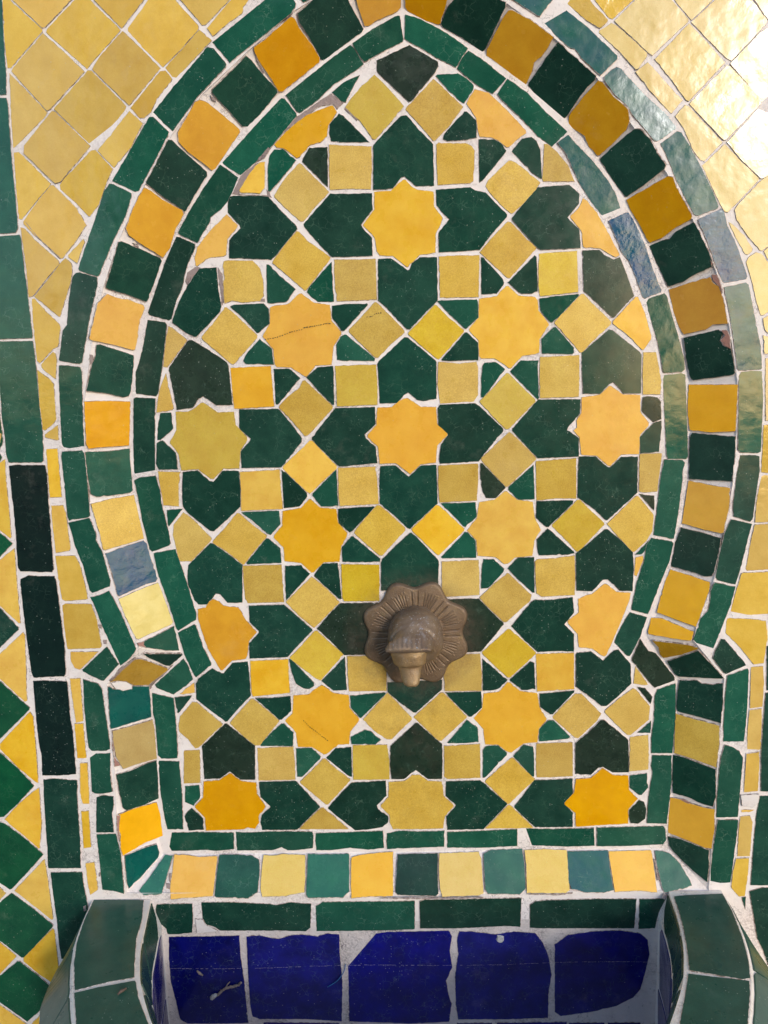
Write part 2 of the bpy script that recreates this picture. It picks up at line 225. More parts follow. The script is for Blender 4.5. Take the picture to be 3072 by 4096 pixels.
Sqy -373,-1429 -497,-1574 -500,-1594 -356,-1740 -227,-1854 -200,-1855 -77,-1720 59,-1581 60,-1554 -82,-1410 -210,-1293 -243,-1292
ShG -209,-1021 -210,-1273 -55,-1411 86,-1555 112,-1562 421,-1290 415,-867 246,-869 113,-990 -28,-862 -191,-864
ShG -34,372 -177,251 -191,214 -185,12 -178,-192 15,-191 82,-110 127,-83 222,-165 286,-179 428,-158 434,221 422,240 284,363 141,485 103,492
Sqy 443,-6 465,-210 825,-201 871,-132 873,158 855,215 676,201 454,226
Skg 904,44 902,-159 928,-159 1159,131 1058,209 944,200 918,169
Skg 1363,-58 1504,-201 1517,-183 1503,140 1509,208 1325,214 1210,104
Sqy 1522,26 1529,-183 1938,-182 1942,14 1939,252 1692,247 1528,245
Sql 1031,-61 889,-196 889,-209 1029,-366 1164,-505 1190,-506 1478,-220 1478,-200 1191,86 1172,86
ShG 439,-260 442,-440 544,-546 471,-647 442,-803 455,-855 871,-840 1015,-662 1138,-524 1138,-498 1016,-379 889,-254 838,-220 465,-223
ShG 1235,-501 1235,-526 1506,-825 1946,-818 1944,-623 1840,-543 1820,-536 1827,-504 1953,-354 1958,-208 1510,-199
Sqy 904,-802 897,-828 1156,-1124 1182,-1124 1487,-838 1487,-818 1351,-672 1203,-532
Sqy 431,-1104 441,-1277 848,-1268 863,-1050 864,-866 435,-874
Ske 883,-998 907,-1157 946,-1244 1051,-1246 1162,-1137 910,-861 890,-861
Skg 1188,-1131 1188,-1157 1299,-1273 1475,-1271 1461,-896
Sqy 1495,-1285 1704,-1270 1926,-1276 1918,-836 1487,-857
Skg 577,-1414 700,-1551 720,-1558 846,-1447 834,-1287 454,-1290
SkG 1489,-1478 1601,-1581 1627,-1581 1887,-1328 1900,-1295 1495,-1291
Sqs 274,-1432 132,-1563 132,-1583 404,-1861 424,-1868 706,-1598 706,-1578 434,-1310 401,-1309
Skg 450,-1889 464,-1903 835,-1906 830,-1716 739,-1619 712,-1618
SkG 1497,-1719 1504,-1814 1524,-1896 1841,-1897 1913,-1879 1906,-1865 1641,-1615 1614,-1601
Sql 1837,-1393 1668,-1556 1668,-1576 1840,-1755 1934,-1866 1960,-1866 2103,-1708 2232,-1570 2231,-1550 2099,-1427 1966,-1290 1934,-1290
ShG 1965,276 1968,76 1984,-151 2162,-157 2256,-58 2300,-34 2410,-157 2595,-163 2591,236 2578,262 2283,499 2245,507
Sxy 2608,57 2614,-176 2799,-181 2807,-49 2771,115 2742,257 2609,261
S8a 2156,-169 1971,-189 1967,-354 1917,-430 1924,-507 1886,-538 1951,-611 1973,-799 2141,-816 2259,-924 2285,-931 2399,-810 2592,-809 2599,-603 2687,-509 2686,-477 2593,-359 2589,-181 2410,-170 2275,-78 2256,-77
Ske 2606,-347 2684,-426 2730,-472 2819,-442 2807,-264 2768,-212 2665,-196 2615,-207
SkG 2740,-478 2700,-516 2594,-628 2605,-803 2804,-789 2822,-532 2819,-459
ShG 1937,-1079 1940,-1263 2124,-1401 2250,-1524 2270,-1518 2583,-1228 2577,-835 2399,-836 2285,-944 2259,-943 2128,-823 1947,-818
Sxy 2602,-1215 2641,-1229 2797,-1220 2836,-809 2598,-809
Ske 2696,-1349 2770,-1431 2766,-1265 2603,-1241
Sqy 2264,-1564 2405,-1729 2546,-1881 2566,-1882 2694,-1763 2757,-1658 2765,-1477 2671,-1362 2590,-1261 2564,-1267
Skg 2659,-1911 2697,-1844 2727,-1757 2574,-1916
I-g 2826,-24 2847,-328 2882,-817 2903,-870 3096,-875 3114,-849 3083,-335 3058,19 3013,33 2837,19
I-g 2830,-1037 2801,-1365 2771,-1698 2976,-1750 2995,-1744 3027,-1504 3065,-1109 3062,-1004 3084,-914 3058,-887 2864,-875
K-O:32 3090,-335 3119,-565 3313,-589 3500,-574 3500,-462 3499,-339 3498,-100 3293,-94 3091,-88
K-G:33 3123,-642 3124,-849 3125,-1090 3329,-1098 3487,-1096 3502,-836 3500,-630 3314,-614 3142,-597
K-O:34 3086,-1438 3071,-1577 3231,-1620 3402,-1654 3421,-1639 3468,-1343 3472,-1166 3310,-1150 3279,-1139 3127,-1110
O-g 3508,-9 3517,-339 3530,-762 3556,-794 3730,-805 3767,-793 3763,-224 3738,27 3627,36 3530,27
O-G 3529,-1026 3506,-1344 3512,-1466 3691,-1528 3715,-1503 3739,-1222 3765,-994 3757,-843 3719,-829 3558,-825
F-w 3772,68 3787,-224 3800,-471 3898,-473 3865,153 3768,156
F-y 3784,-1007 3928,-1030 3900,-511 3784,-520
F-y 3754,-1286 3742,-1536 3955,-1535 3929,-1043 3792,-1039
L-N -4113,-940 -4108,-1199 -4117,-1527 -4131,-1832 -4108,-1870 -3938,-1880 -3768,-1888 -3745,-1855 -3740,-1735 -3733,-1405 -3726,-1080 -3713,-822 -3723,-732 -4037,-721 -4109,-731
L-N -4124,-2020 -4125,-2277 -4120,-2606 -4107,-3022 -4089,-3079 -3752,-3072 -3729,-3045 -3708,-2753 -3721,-2341 -3732,-1990 -3747,-1936 -3884,-1932 -4035,-1922 -4118,-1960
Z-s -4403,-1799 -4447,-2188 -4374,-2251 -4190,-2453 -4170,-2453 -4161,-1992 -4147,-1616 -4318,-1741
Z-G -4513,-2776 -4427,-2723 -4205,-2528 -4195,-2501 -4377,-2278 -4448,-2201
Z-s -4538,-2999 -4467,-3084 -4219,-3358 -4191,-3344 -4138,-2591 -4155,-2557 -4435,-2799 -4523,-2859
Z-g -4636,-3864 -4546,-3794 -4182,-3458 -4173,-3430 -4470,-3112 -4543,-3040
F-y -3703,-1963 -3686,-2193 -3655,-2214 -3403,-2200 -3425,-2011 -3459,-1809 -3502,-1715 -3712,-1716
F-y -3694,-2478 -3688,-2685 -3682,-2761 -3321,-2755 -3299,-2735 -3330,-2419 -3375,-2257 -3658,-2248 -3693,-2267
F-s -3655,-2907 -3622,-2978 -3570,-3000 -3338,-2797 -3651,-2796
F-s -3681,-3313 -3669,-3619 -3586,-3599 -3573,-3102 -3687,-3102
O-g -3515,-1437 -3491,-1596 -3422,-1837 -3381,-2106 -3351,-2133 -3154,-2064 -3142,-2004 -3199,-1683 -3258,-1549 -3247,-1493 -3286,-1348 -3308,-1308 -3539,-1354
O-g -3332,-2296 -3273,-2516 -3187,-2752 -3128,-2919 -3112,-2961 -3033,-2908 -2953,-2826 -2922,-2772 -3060,-2357 -3164,-2111 -3281,-2162 -3375,-2180
O-g -3537,-3000 -3532,-3021 -3334,-3131 -3314,-3131 -3130,-2947 -3246,-2743
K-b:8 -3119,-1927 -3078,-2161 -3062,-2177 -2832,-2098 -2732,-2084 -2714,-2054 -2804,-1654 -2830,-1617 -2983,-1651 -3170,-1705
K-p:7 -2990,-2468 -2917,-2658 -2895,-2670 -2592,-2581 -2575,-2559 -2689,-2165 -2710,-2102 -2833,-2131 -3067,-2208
K-t:6 -2858,-2744 -2832,-2777 -2645,-2857 -2526,-2888 -2565,-2609 -2863,-2716
K-G:5 -2839,-2900 -2681,-3066 -2646,-3074 -2496,-2954 -2499,-2936 -2864,-2852
K-k:5 -3171,-3153 -3096,-3181 -3041,-3256 -2903,-3283 -2680,-3127 -2675,-3102 -2901,-2919 -2958,-2914 -3119,-3020 -3247,-3159
K-c:4 -3283,-3393 -3287,-3605 -3284,-3706 -3026,-3689 -2906,-3683 -2900,-3510 -2905,-3312 -3043,-3268 -3078,-3283 -3209,-3260 -3276,-3205
I-g -2703,-1999 -2608,-2349 -2541,-2645 -2522,-2660 -2315,-2538 -2305,-2482 -2387,-2104 -2461,-1827 -2487,-1724 -2732,-1765
I-g -2474,-2945 -2393,-3162 -2362,-3220 -2181,-3081 -2172,-3052 -2250,-2879 -2320,-2608 -2339,-2594 -2530,-2688
I-g -2820,-3333 -2659,-3409 -2632,-3417 -2486,-3319 -2398,-3241 -2442,-3075 -2491,-2995 -2838,-3296
Sxa -2521,-3420 -2388,-3401 -2387,-3285 -2562,-3411
SxG -2606,-3637 -2594,-3652 -2441,-3465 -2425,-3436 -2621,-3454
ShG -2359,-1912 -2375,-2035 -2375,-2132 -2313,-2314 -2276,-2364 -2181,-2366 -2108,-2291 -2071,-2243 -2024,-2251 -1949,-2351 -1780,-2355 -1766,-2119 -1755,-1920 -1914,-1786 -2061,-1673 -2094,-1666
S8o -2288,-2539 -2256,-2680 -2201,-2880 -2074,-3141 -2053,-3141 -1937,-3029 -1785,-3011 -1762,-2976 -1732,-2806 -1637,-2702 -1758,-2551 -1794,-2466 -1831,-2409 -1992,-2385 -2043,-2335 -2102,-2305 -2151,-2332 -2197,-2401 -2286,-2419
Sqy -1923,-1501 -2066,-1646 -2067,-1666 -1913,-1772 -1754,-1913 -1735,-1920 -1633,-1793 -1470,-1616 -1469,-1596 -1640,-1450 -1754,-1340 -1780,-1339
Skg -1520,-1680 -1707,-1901 -1694,-1915 -1318,-1910 -1323,-1746 -1444,-1635 -1471,-1630
Sqy -1753,-2120 -1744,-2314 -1720,-2363 -1584,-2360 -1314,-2359 -1316,-2130 -1319,-1931 -1749,-1934
ShG -1712,-2580 -1616,-2688 -1617,-2710 -1733,-2834 -1737,-3012 -1305,-3001 -1161,-2848 -1011,-2696 -1011,-2682 -1276,-2423 -1315,-2387 -1708,-2391
S8a -1076,-1301 -1276,-1329 -1290,-1490 -1382,-1596 -1390,-1625 -1289,-1734 -1285,-1788 -1284,-1891 -1104,-1916 -989,-2028 -962,-2022 -850,-1915 -676,-1913 -649,-1736 -586,-1632 -578,-1592 -673,-1475 -687,-1321 -864,-1303 -959,-1207 -979,-1206
SkG -1290,-2200 -1286,-2339 -1009,-2041 -1105,-1943 -1280,-1946
SkG -956,-2050 -964,-2070 -692,-2340 -668,-2340 -682,-2077 -697,-1926 -864,-1929
SkG -546,-1644 -643,-1750 -643,-1914 -423,-1926 -229,-1924 -222,-1890 -513,-1631 -532,-1627
Sql -659,-2340 -640,-2366 -249,-2371 -240,-2157 -237,-1958 -657,-1941
Sqy -1287,-2353 -1287,-2367 -1159,-2510 -990,-2668 -694,-2381 -694,-2367 -835,-2211 -991,-2076
She -821,-2518 -956,-2676 -806,-2828 -663,-2994 -254,-2996 -237,-2392 -465,-2389 -688,-2388
Sql -1134,-2862 -1278,-3008 -1279,-3023 -1134,-3148 -969,-3288 -948,-3296 -677,-2994 -676,-2980 -820,-2841 -957,-2704 -985,-2703
Sqs -1736,-3249 -1733,-3437 -1721,-3459 -1298,-3425 -1302,-3230 -1299,-3029 -1731,-3041
Skg -1260,-3202 -1224,-3318 -1144,-3378 -1076,-3387 -1020,-3352 -1018,-3316 -1148,-3162 -1265,-3030 -1292,-3022
SkG -935,-3296 -802,-3414 -651,-3411 -654,-3202 -657,-3016
ShG -2335,-3235 -2367,-3293 -2373,-3481 -2209,-3631 -2058,-3759 -2037,-3759 -1903,-3608 -1748,-3451 -1753,-3177 -1759,-3047 -1938,-3058 -2042,-3177 -2069,-3177 -2169,-3117
Sqy -630,-3202 -624,-3426 -198,-3428 -187,-3012 -391,-3008 -629,-3009
SkG -1583,-3601 -1439,-3750 -1411,-3751 -1295,-3651 -1293,-3469 -1536,-3485 -1701,-3481
Skg -610,-3622 -511,-3748 -497,-3749 -213,-3471 -206,-3449 -612,-3477
Sqy -334,-3613 -470,-3764 -470,-3778 -343,-3921 -208,-4019 -152,-4021 -38,-3898 82,-3783 82,-3761 -172,-3465 -192,-3454
ShG -51,-1752 -201,-1891 -216,-1938 -225,-2254 404,-2269 423,-1940 410,-1913 177,-1649 125,-1607 105,-1610
Sqy 450,-2340 697,-2335 865,-2329 867,-2116 861,-1931 649,-1935 456,-1941
Skg 901,-1980 886,-2171 885,-2260 965,-2255 1133,-2074 1140,-2040 1027,-1928 915,-1925
SkG 1312,-2181 1459,-2320 1479,-2316 1471,-1916 1292,-1915 1179,-2034
S8s 1037,-1266 874,-1288 846,-1461 739,-1599 837,-1707 849,-1883 1047,-1902 1140,-1982 1180,-1980 1259,-1914 1451,-1898 1470,-1732 1542,-1613 1476,-1477 1456,-1297 1286,-1273 1175,-1177 1149,-1176
Sqy 1485,-2131 1499,-2324 1552,-2366 1919,-2355 1923,-2142 1913,-1910 1709,-1932 1504,-1940 1484,-1967
Sqy 1019,-2215 871,-2357 871,-2371 991,-2505 1138,-2648 1164,-2649 1312,-2513 1432,-2405 1439,-2343 1193,-2096 1173,-2089
She 500,-2993 879,-2987 988,-2855 1131,-2679 1131,-2662 991,-2519 858,-2370 510,-2369
ShG 1446,-2419 1352,-2528 1218,-2699 1353,-2850 1515,-3009 1717,-3000 1919,-3011 1917,-2807 1809,-2692 1914,-2555 1899,-2382 1579,-2409 1486,-2399
Sql 893,-2995 893,-3016 1041,-3169 1176,-3300 1203,-3301 1495,-3030 1494,-3009 1205,-2734 1178,-2733
Sqy 466,-3446 882,-3452 884,-3237 866,-3015 445,-3013
SkG 896,-3452 1039,-3448 1094,-3414 1176,-3329 892,-3073
SkG 1434,-3114 1203,-3323 1203,-3337 1333,-3455 1489,-3451 1475,-3136
Sqs 1502,-3251 1510,-3473 1924,-3454 1920,-3026 1495,-3030
SkG 546,-3560 736,-3761 763,-3761 888,-3655 876,-3463 465,-3464
ShG -185,-3443 -44,-3576 104,-3696 132,-3696 272,-3569 432,-3428 434,-3312 -182,-3327
Sqy 271,-3598 110,-3747 110,-3762 211,-3866 373,-4039 415,-4047 513,-3954 708,-3775 708,-3753 573,-3604 445,-3464 418,-3463
SkG 1545,-3662 1661,-3752 1689,-3752 1925,-3497 1931,-3475 1537,-3503
ShG 2077,-1765 1928,-1883 1930,-2074 1939,-2307 2112,-2318 2229,-2190 2282,-2185 2418,-2319 2557,-2329 2565,-2089 2553,-1892 2432,-1761 2272,-1625 2239,-1624
Sxa 2573,-2144 2599,-2159 2667,-1970 2660,-1931 2581,-1947
I-g 2696,-1808 2674,-1983 2601,-2227 2554,-2488 2555,-2543 2737,-2596 2853,-2261 2951,-2004 2991,-1802 2970,-1777 2746,-1731
I-G 2491,-2639 2388,-2846 2370,-2916 2514,-3075 2541,-3082 2593,-2992 2657,-2852 2681,-2769 2724,-2630 2536,-2570
I-e 2569,-3104 2569,-3133 2695,-3292 2793,-3423 2834,-3460 3055,-3379 3054,-3343 2836,-3054 2755,-3024 2699,-2952 2657,-2881
S8a 2113,-2353 2046,-2365 1960,-2404 1969,-2557 1850,-2651 1850,-2679 1959,-2808 1974,-2963 2122,-2981 2252,-3080 2272,-3076 2349,-2901 2451,-2638 2526,-2432 2538,-2349 2378,-2331 2270,-2239 2244,-2239
K-G:35 3011,-1790 2971,-2031 2976,-2057 3124,-2084 3258,-2124 3319,-2115 3339,-2074 3381,-1852 3402,-1699 3231,-1659 3065,-1623
K-O:36 2906,-2249 2838,-2520 2831,-2573 3002,-2623 3169,-2671 3214,-2536 3300,-2245 3302,-2181 3123,-2129 2965,-2091
K-O:37 2739,-2795 2743,-2820 2941,-2832 3123,-2826 3146,-2778 3148,-2728 2872,-2631 2773,-2640
K-k:38 2848,-2970 2878,-3063 2912,-3102 3069,-3025 3201,-2927 3203,-2903 3114,-2888 2780,-2893
K-G:38 3055,-3310 3092,-3327 3479,-3267 3486,-3249 3353,-3098 3210,-2949 2952,-3147
K-G:39 3089,-3497 3082,-3685 3089,-3740 3303,-3758 3479,-3782 3493,-3542 3487,-3322 3399,-3356 3303,-3364 3260,-3338 3103,-3373
O-G 3431,-1642 3389,-1850 3356,-2125 3377,-2159 3571,-2210 3614,-2052 3675,-1726 3711,-1555 3488,-1497
O-g 3305,-2270 3309,-2376 3288,-2496 3214,-2575 3151,-2804 3159,-2831 3307,-2978 3341,-3006 3438,-2702 3529,-2422 3565,-2229 3346,-2178
O-G 3366,-2986 3361,-3027 3485,-3195 3512,-3209 3729,-3118 3728,-3104 3605,-2964 3482,-2818 3443,-2811
F-y 3704,-1792 3677,-2041 3691,-2061 3983,-2048 3957,-1561 3743,-1562
F-y 3575,-2316 3533,-2516 3535,-2556 4009,-2541 3984,-2075 3629,-2085
F-y 3491,-2744 3640,-2897 3806,-3106 3909,-3095 3939,-2795 3911,-2619 3729,-2594 3497,-2582
L-G 3962,-3406 4264,-3413 4234,-2884 3938,-2904
F-y 3785,-3340 3791,-3612 3922,-3594 3928,-3343 3911,-3136 3782,-3140
ShG 1941,-3047 1944,-3261 1946,-3425 2090,-3537 2242,-3663 2296,-3664 2430,-3544 2569,-3404 2557,-3175 2418,-3002 2365,-3008 2246,-3125 2109,-3016 1955,-3026
Sxy 2596,-3404 2725,-3429 2759,-3422 2612,-3205
Sxe 2792,-3653 2810,-3567 2726,-3464 2638,-3448
Sqy 2444,-3573 2277,-3722 2277,-3743 2410,-3892 2536,-4019 2577,-4020 2777,-3841 2786,-3682 2618,-3476 2591,-3461
Sqy 1805,-3646 1690,-3781 1690,-3803 1821,-3923 1946,-4043 1981,-4051 2190,-3843 2236,-3757 2008,-3513 1940,-3512
Sxg 2802,-4003 2805,-3857 2651,-3999
L-N -4113,-3578 -4113,-3837 -4096,-4011 -4113,-4244 -3907,-4248 -3728,-4237 -3714,-3730 -3727,-3586 -3721,-3242 -3724,-3129 -4012,-3116 -4100,-3121
L-G -4121,-4523 -4138,-4896 -4147,-5197 -4160,-5395 -3782,-5402 -3756,-5054 -3742,-4531 -3721,-4310 -3980,-4283 -4105,-4295
Z-s -4559,-3914 -4365,-4151 -4190,-4323 -4166,-4331 -4151,-3937 -4143,-3535 -4172,-3484 -4201,-3505 -4553,-3856
Z-g -4736,-4757 -4609,-4744 -4424,-4577 -4216,-4366 -4379,-4150 -4563,-3950 -4635,-3854
Z-s -4524,-4858 -4398,-4981 -4247,-5143 -4232,-5135 -4179,-4820 -4163,-4390 -4229,-4432 -4426,-4591 -4599,-4774
Z-g -4819,-5491 -4743,-5569 -4639,-5656 -4610,-5649 -4404,-5437 -4199,-5219 -4400,-5004 -4604,-4819 -4658,-4803 -4739,-4779
Z-s -4378,-5870 -4185,-6060 -4169,-6045 -4179,-5579 -4191,-5280 -4379,-5468 -4584,-5672
Z-y -4860,-5861 -4767,-5785 -4687,-5701 -4750,-5631 -4826,-5552
F-s -3687,-3802 -3696,-4045 -3593,-4043 -3591,-3804 -3589,-3632 -3684,-3633
F-s -3700,-4458 -3686,-4599 -3610,-4600 -3585,-4101 -3667,-4107
F-s -3723,-5148 -3638,-5139 -3625,-4689 -3709,-4695
F-s -3715,-5587 -3701,-5742 -3608,-5682 -3609,-5513 -3621,-5329 -3720,-5342
O-g -3558,-3448 -3558,-3733 -3554,-3921 -3524,-3957 -3360,-3961 -3311,-3940 -3318,-3710 -3330,-3463 -3342,-3222 -3384,-3165 -3541,-3112
O-g -3556,-4240 -3561,-4446 -3529,-4469 -3433,-4471 -3328,-4451 -3337,-4245 -3315,-3991 -3404,-3996 -3554,-3986
O-G -3559,-4952 -3357,-4956 -3358,-4717 -3328,-4613 -3326,-4517 -3435,-4500 -3520,-4521
O-g -3554,-5361 -3553,-5675 -3401,-5701 -3305,-5733 -3301,-5518 -3303,-5213 -3339,-4979 -3561,-4982
K-h:3 -3273,-3859 -3263,-4036 -3236,-4119 -3208,-4209 -3060,-4196 -2886,-4198 -2884,-3811 -2896,-3719 -3086,-3732 -3270,-3731
K-G:2 -3264,-4481 -3245,-4684 -3214,-4724 -3040,-4719 -2903,-4695 -2890,-4438 -2887,-4218 -3004,-4230 -3133,-4259 -3275,-4261
K-O:1 -3312,-4850 -3288,-4994 -3299,-5154 -3283,-5259 -3071,-5192 -2892,-5177 -2899,-4897 -2925,-4742 -3123,-4732 -3289,-4748
K-c:0 -3266,-5571 -3250,-5684 -3116,-5580 -2953,-5424 -2938,-5370 -2956,-5256 -3074,-5251 -3266,-5272
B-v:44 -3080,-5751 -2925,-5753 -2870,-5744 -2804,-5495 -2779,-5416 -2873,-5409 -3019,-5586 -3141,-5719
I-g -2885,-3635 -2869,-3797 -2869,-4154 -2830,-4199 -2640,-4196 -2629,-3950 -2631,-3592 -2635,-3461 -2880,-3397
I-g -2877,-4621 -2846,-4973 -2827,-5090 -2641,-5093 -2622,-4626 -2629,-4241 -2875,-4228
B-a:44 -2769,-5548 -2777,-5704 -2758,-5791 -2563,-5784 -2271,-5773 -2255,-5504 -2248,-5430 -2462,-5432 -2680,-5407 -2766,-5406
I-g -2821,-5315 -2797,-5370 -2610,-5373 -2394,-5362 -2266,-5380 -2057,-5360 -2045,-5151 -2451,-5135 -2780,-5137
I-g -2022,-5252 -2023,-5384 -1608,-5384 -1492,-5347 -1422,-5388 -1322,-5389 -1121,-5362 -1107,-5207 -1119,-5153 -1595,-5144 -1881,-5154 -2023,-5144
I-g -1089,-5270 -1080,-5394 -895,-5397 -680,-5370 -467,-5398 -282,-5378 -290,-5161 -886,-5173 -1078,-5177
She -2230,-3944 -2349,-4053 -2348,-4254 -2348,-4465 -2165,-4461 -2047,-4373 -1927,-4481 -1758,-4484 -1734,-4066 -1880,-3937 -2045,-3786 -2066,-3785
Sqy -2575,-3686 -2604,-3803 -2595,-3877 -2504,-3968 -2428,-4081 -2393,-4077 -2258,-3943 -2095,-3802 -2094,-3787 -2238,-3649 -2375,-3518 -2423,-3514
Sqy -1876,-3628 -2003,-3772 -2004,-3786 -1866,-3937 -1734,-4058 -1678,-4060 -1559,-3914 -1440,-3772 -1439,-3758 -1584,-3615 -1723,-3488 -1743,-3488
Skg -1530,-3900 -1678,-4052 -1664,-4067 -1295,-4075 -1280,-3905 -1386,-3800 -1414,-3799
S8a -1021,-3395 -1079,-3452 -1259,-3462 -1283,-3680 -1363,-3756 -1371,-3774 -1272,-3883 -1253,-3920 -1240,-4091 -1080,-4094 -944,-4186 -916,-4187 -772,-4071 -647,-4066 -628,-3915 -526,-3785 -519,-3763 -618,-3636 -632,-3469 -803,-3443 -910,-3354 -937,-3346
Skg -619,-4067 -342,-4073 -278,-4022 -392,-3917 -461,-3893 -623,-3978
Sqy -2592,-4513 -2401,-4509 -2389,-4329 -2380,-4104 -2563,-4108
Skg -2595,-4748 -2498,-4796 -2413,-4691 -2409,-4630 -2417,-4539 -2581,-4551
SkG -2588,-5055 -2577,-5110 -2399,-5105 -2396,-4959 -2522,-4826 -2575,-4871 -2615,-4932
S8o -2180,-4483 -2358,-4495 -2378,-4692 -2477,-4797 -2479,-4819 -2374,-4952 -2371,-5114 -1921,-5107 -1877,-5085 -1792,-5102 -1738,-5026 -1741,-4949 -1657,-4836 -1656,-4813 -1746,-4659 -1746,-4522 -1927,-4496 -2027,-4404 -2056,-4403
Sqy -1716,-4500 -1287,-4494 -1284,-4276 -1288,-4083 -1708,-4096
Skg -1264,-4457 -1208,-4465 -988,-4238 -980,-4215 -1080,-4102 -1262,-4105
SkG -655,-4469 -627,-4470 -621,-4104 -802,-4115 -918,-4232
Sqy -1093,-4385 -1232,-4518 -1233,-4533 -1091,-4672 -942,-4812 -921,-4812 -796,-4678 -657,-4522 -649,-4499 -798,-4376 -932,-4239 -953,-4238
Sql -614,-4508 -439,-4511 -194,-4509 -188,-4299 -210,-4083 -606,-4082
ShG -1706,-4705 -1600,-4821 -1600,-4837 -1705,-4934 -1724,-5026 -1708,-5122 -1296,-5127 -1162,-4991 -1021,-4848 -1020,-4833 -1241,-4563 -1281,-4509 -1717,-4515
ShG -782,-4693 -922,-4850 -923,-4865 -780,-4998 -615,-5147 -459,-5143 -288,-5115 -223,-5055 -221,-4978 -338,-4884 -351,-4838 -235,-4719 -237,-4530 -636,-4545
Sxy -1118,-4961 -1266,-5104 -1260,-5120 -686,-5131 -822,-4997 -979,-4849 -1000,-4849
B-s:44 -673,-5633 -665,-5812 -470,-5805 -186,-5804 -177,-5425 -242,-5424 -539,-5441 -667,-5465
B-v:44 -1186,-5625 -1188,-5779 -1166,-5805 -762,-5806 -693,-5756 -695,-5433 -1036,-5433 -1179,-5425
B-y:44 -1718,-5565 -1722,-5720 -1696,-5787 -1431,-5786 -1307,-5767 -1209,-5758 -1207,-5625 -1214,-5436 -1464,-5421 -1577,-5435 -1706,-5428
B-t:44 -2245,-5609 -2250,-5773 -2228,-5784 -2073,-5791 -1863,-5800 -1755,-5750 -1740,-5564 -1760,-5469 -1834,-5431 -2035,-5417 -2228,-5419
I-g -250,-5285 -246,-5394 38,-5384 428,-5376 431,-5175 113,-5177 -98,-5165 -241,-5193
I-g 463,-5392 888,-5400 1284,-5384 1284,-5168 890,-5181 466,-5191
I-g 1312,-5377 1876,-5403 2186,-5393 2175,-5170 1593,-5174 1312,-5161
She -40,-3976 -175,-4099 -183,-4374 -166,-4509 -26,-4512 60,-4439 116,-4403 253,-4518 414,-4521 425,-4297 421,-4089 278,-3953 150,-3826 122,-3825
S8y -12,-4535 -202,-4546 -214,-4735 -301,-4832 -302,-4855 -206,-4963 -202,-5055 -168,-5140 185,-5147 418,-5144 441,-4991 542,-4871 542,-4848 431,-4733 413,-4551 253,-4540 157,-4463 73,-4462
Sqy 442,-4492 477,-4522 860,-4515 857,-4098 448,-4112
Skg 483,-4076 497,-4083 843,-4076 831,-3892 708,-3801
Skg 888,-4516 909,-4516 1160,-4238 1167,-4208 1064,-4117 925,-4122 891,-4173
Skg 1451,-4505 1479,-4513 1478,-4259 1464,-4141 1353,-4116 1236,-4254
S8a 1080,-3471 903,-3489 888,-3669 790,-3784 899,-3918 899,-3952 919,-4107 1064,-4110 1174,-4201 1215,-4209 1353,-4101 1512,-4090 1532,-3917 1614,-3824 1614,-3802 1538,-3669 1510,-3495 1312,-3462 1196,-3358 1176,-3358
Skg 1641,-3821 1532,-3929 1533,-4076 1588,-4077 1863,-4053 1890,-4032 1696,-3823
Sqy 1499,-4304 1507,-4521 1659,-4524 1923,-4514 1920,-4313 1918,-4099 1505,-4105
Sqy 1062,-4414 922,-4546 915,-4569 1033,-4699 1172,-4846 1193,-4846 1326,-4705 1479,-4558 1486,-4543 1368,-4421 1236,-4277 1215,-4276
ShG 452,-4733 570,-4849 570,-4864 455,-4992 467,-5163 890,-5161 1032,-5003 1165,-4853 1165,-4838 1019,-4699 894,-4576 853,-4545 462,-4552
ShG 1354,-4736 1249,-4878 1256,-4900 1354,-5009 1495,-5149 1930,-5150 1928,-4974 1829,-4851 1925,-4732 1923,-4544 1479,-4558
Sxy 1031,-5026 911,-5153 1171,-5158 1474,-5157 1340,-5009 1200,-4861 1179,-4861
B-y:44 1374,-5561 1353,-5802 1794,-5809 1846,-5784 1856,-5568 1860,-5442 1594,-5427 1367,-5434
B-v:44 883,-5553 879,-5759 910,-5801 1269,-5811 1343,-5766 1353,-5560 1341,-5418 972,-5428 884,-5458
B-y:44 354,-5597 359,-5751 383,-5818 798,-5814 855,-5800 853,-5500 829,-5441 603,-5443 369,-5445
B-G:44 -138,-5589 -157,-5774 -129,-5795 300,-5812 336,-5792 337,-5648 348,-5444 107,-5446 -120,-5448
I-g 2215,-5401 2581,-5408 2988,-5400 3021,-5347 3010,-5209 2980,-5163 2575,-5162 2212,-5163
She 2083,-3992 1947,-4107 1949,-4299 1951,-4492 2132,-4504 2213,-4423 2268,-4409 2380,-4479 2567,-4483 2562,-4282 2551,-4083 2411,-3955 2272,-3835 2231,-3834
Sqy 2573,-4468 2787,-4450 2788,-4242 2775,-4029 2570,-4046
S8o 2132,-4541 1959,-4552 1940,-4717 1830,-4844 1830,-4866 1957,-4975 1966,-5151 2295,-5134 2574,-5124 2570,-4941 2679,-4815 2572,-4700 2561,-4520 2381,-4509 2283,-4432 2262,-4424
Skg 2578,-4670 2691,-4762 2719,-4763 2793,-4674 2777,-4614 2774,-4494 2581,-4520
Ske 2578,-4957 2579,-5033 2602,-5117 2686,-5126 2768,-5067 2779,-4946 2749,-4854 2693,-4830
I-g 2837,-3558 2832,-3847 2811,-4066 2816,-4250 3056,-4255 3077,-3852 3070,-3434 3063,-3415 2862,-3482
I-g 2820,-4406 2836,-4496 2813,-4660 2792,-4885 2791,-5121 3021,-5133 3051,-4755 3060,-4590 3050,-4285 2830,-4273
K-y:40 3074,-4025 3074,-4251 3207,-4263 3316,-4280 3456,-4309 3474,-4026 3468,-3812 3277,-3797 3079,-3773
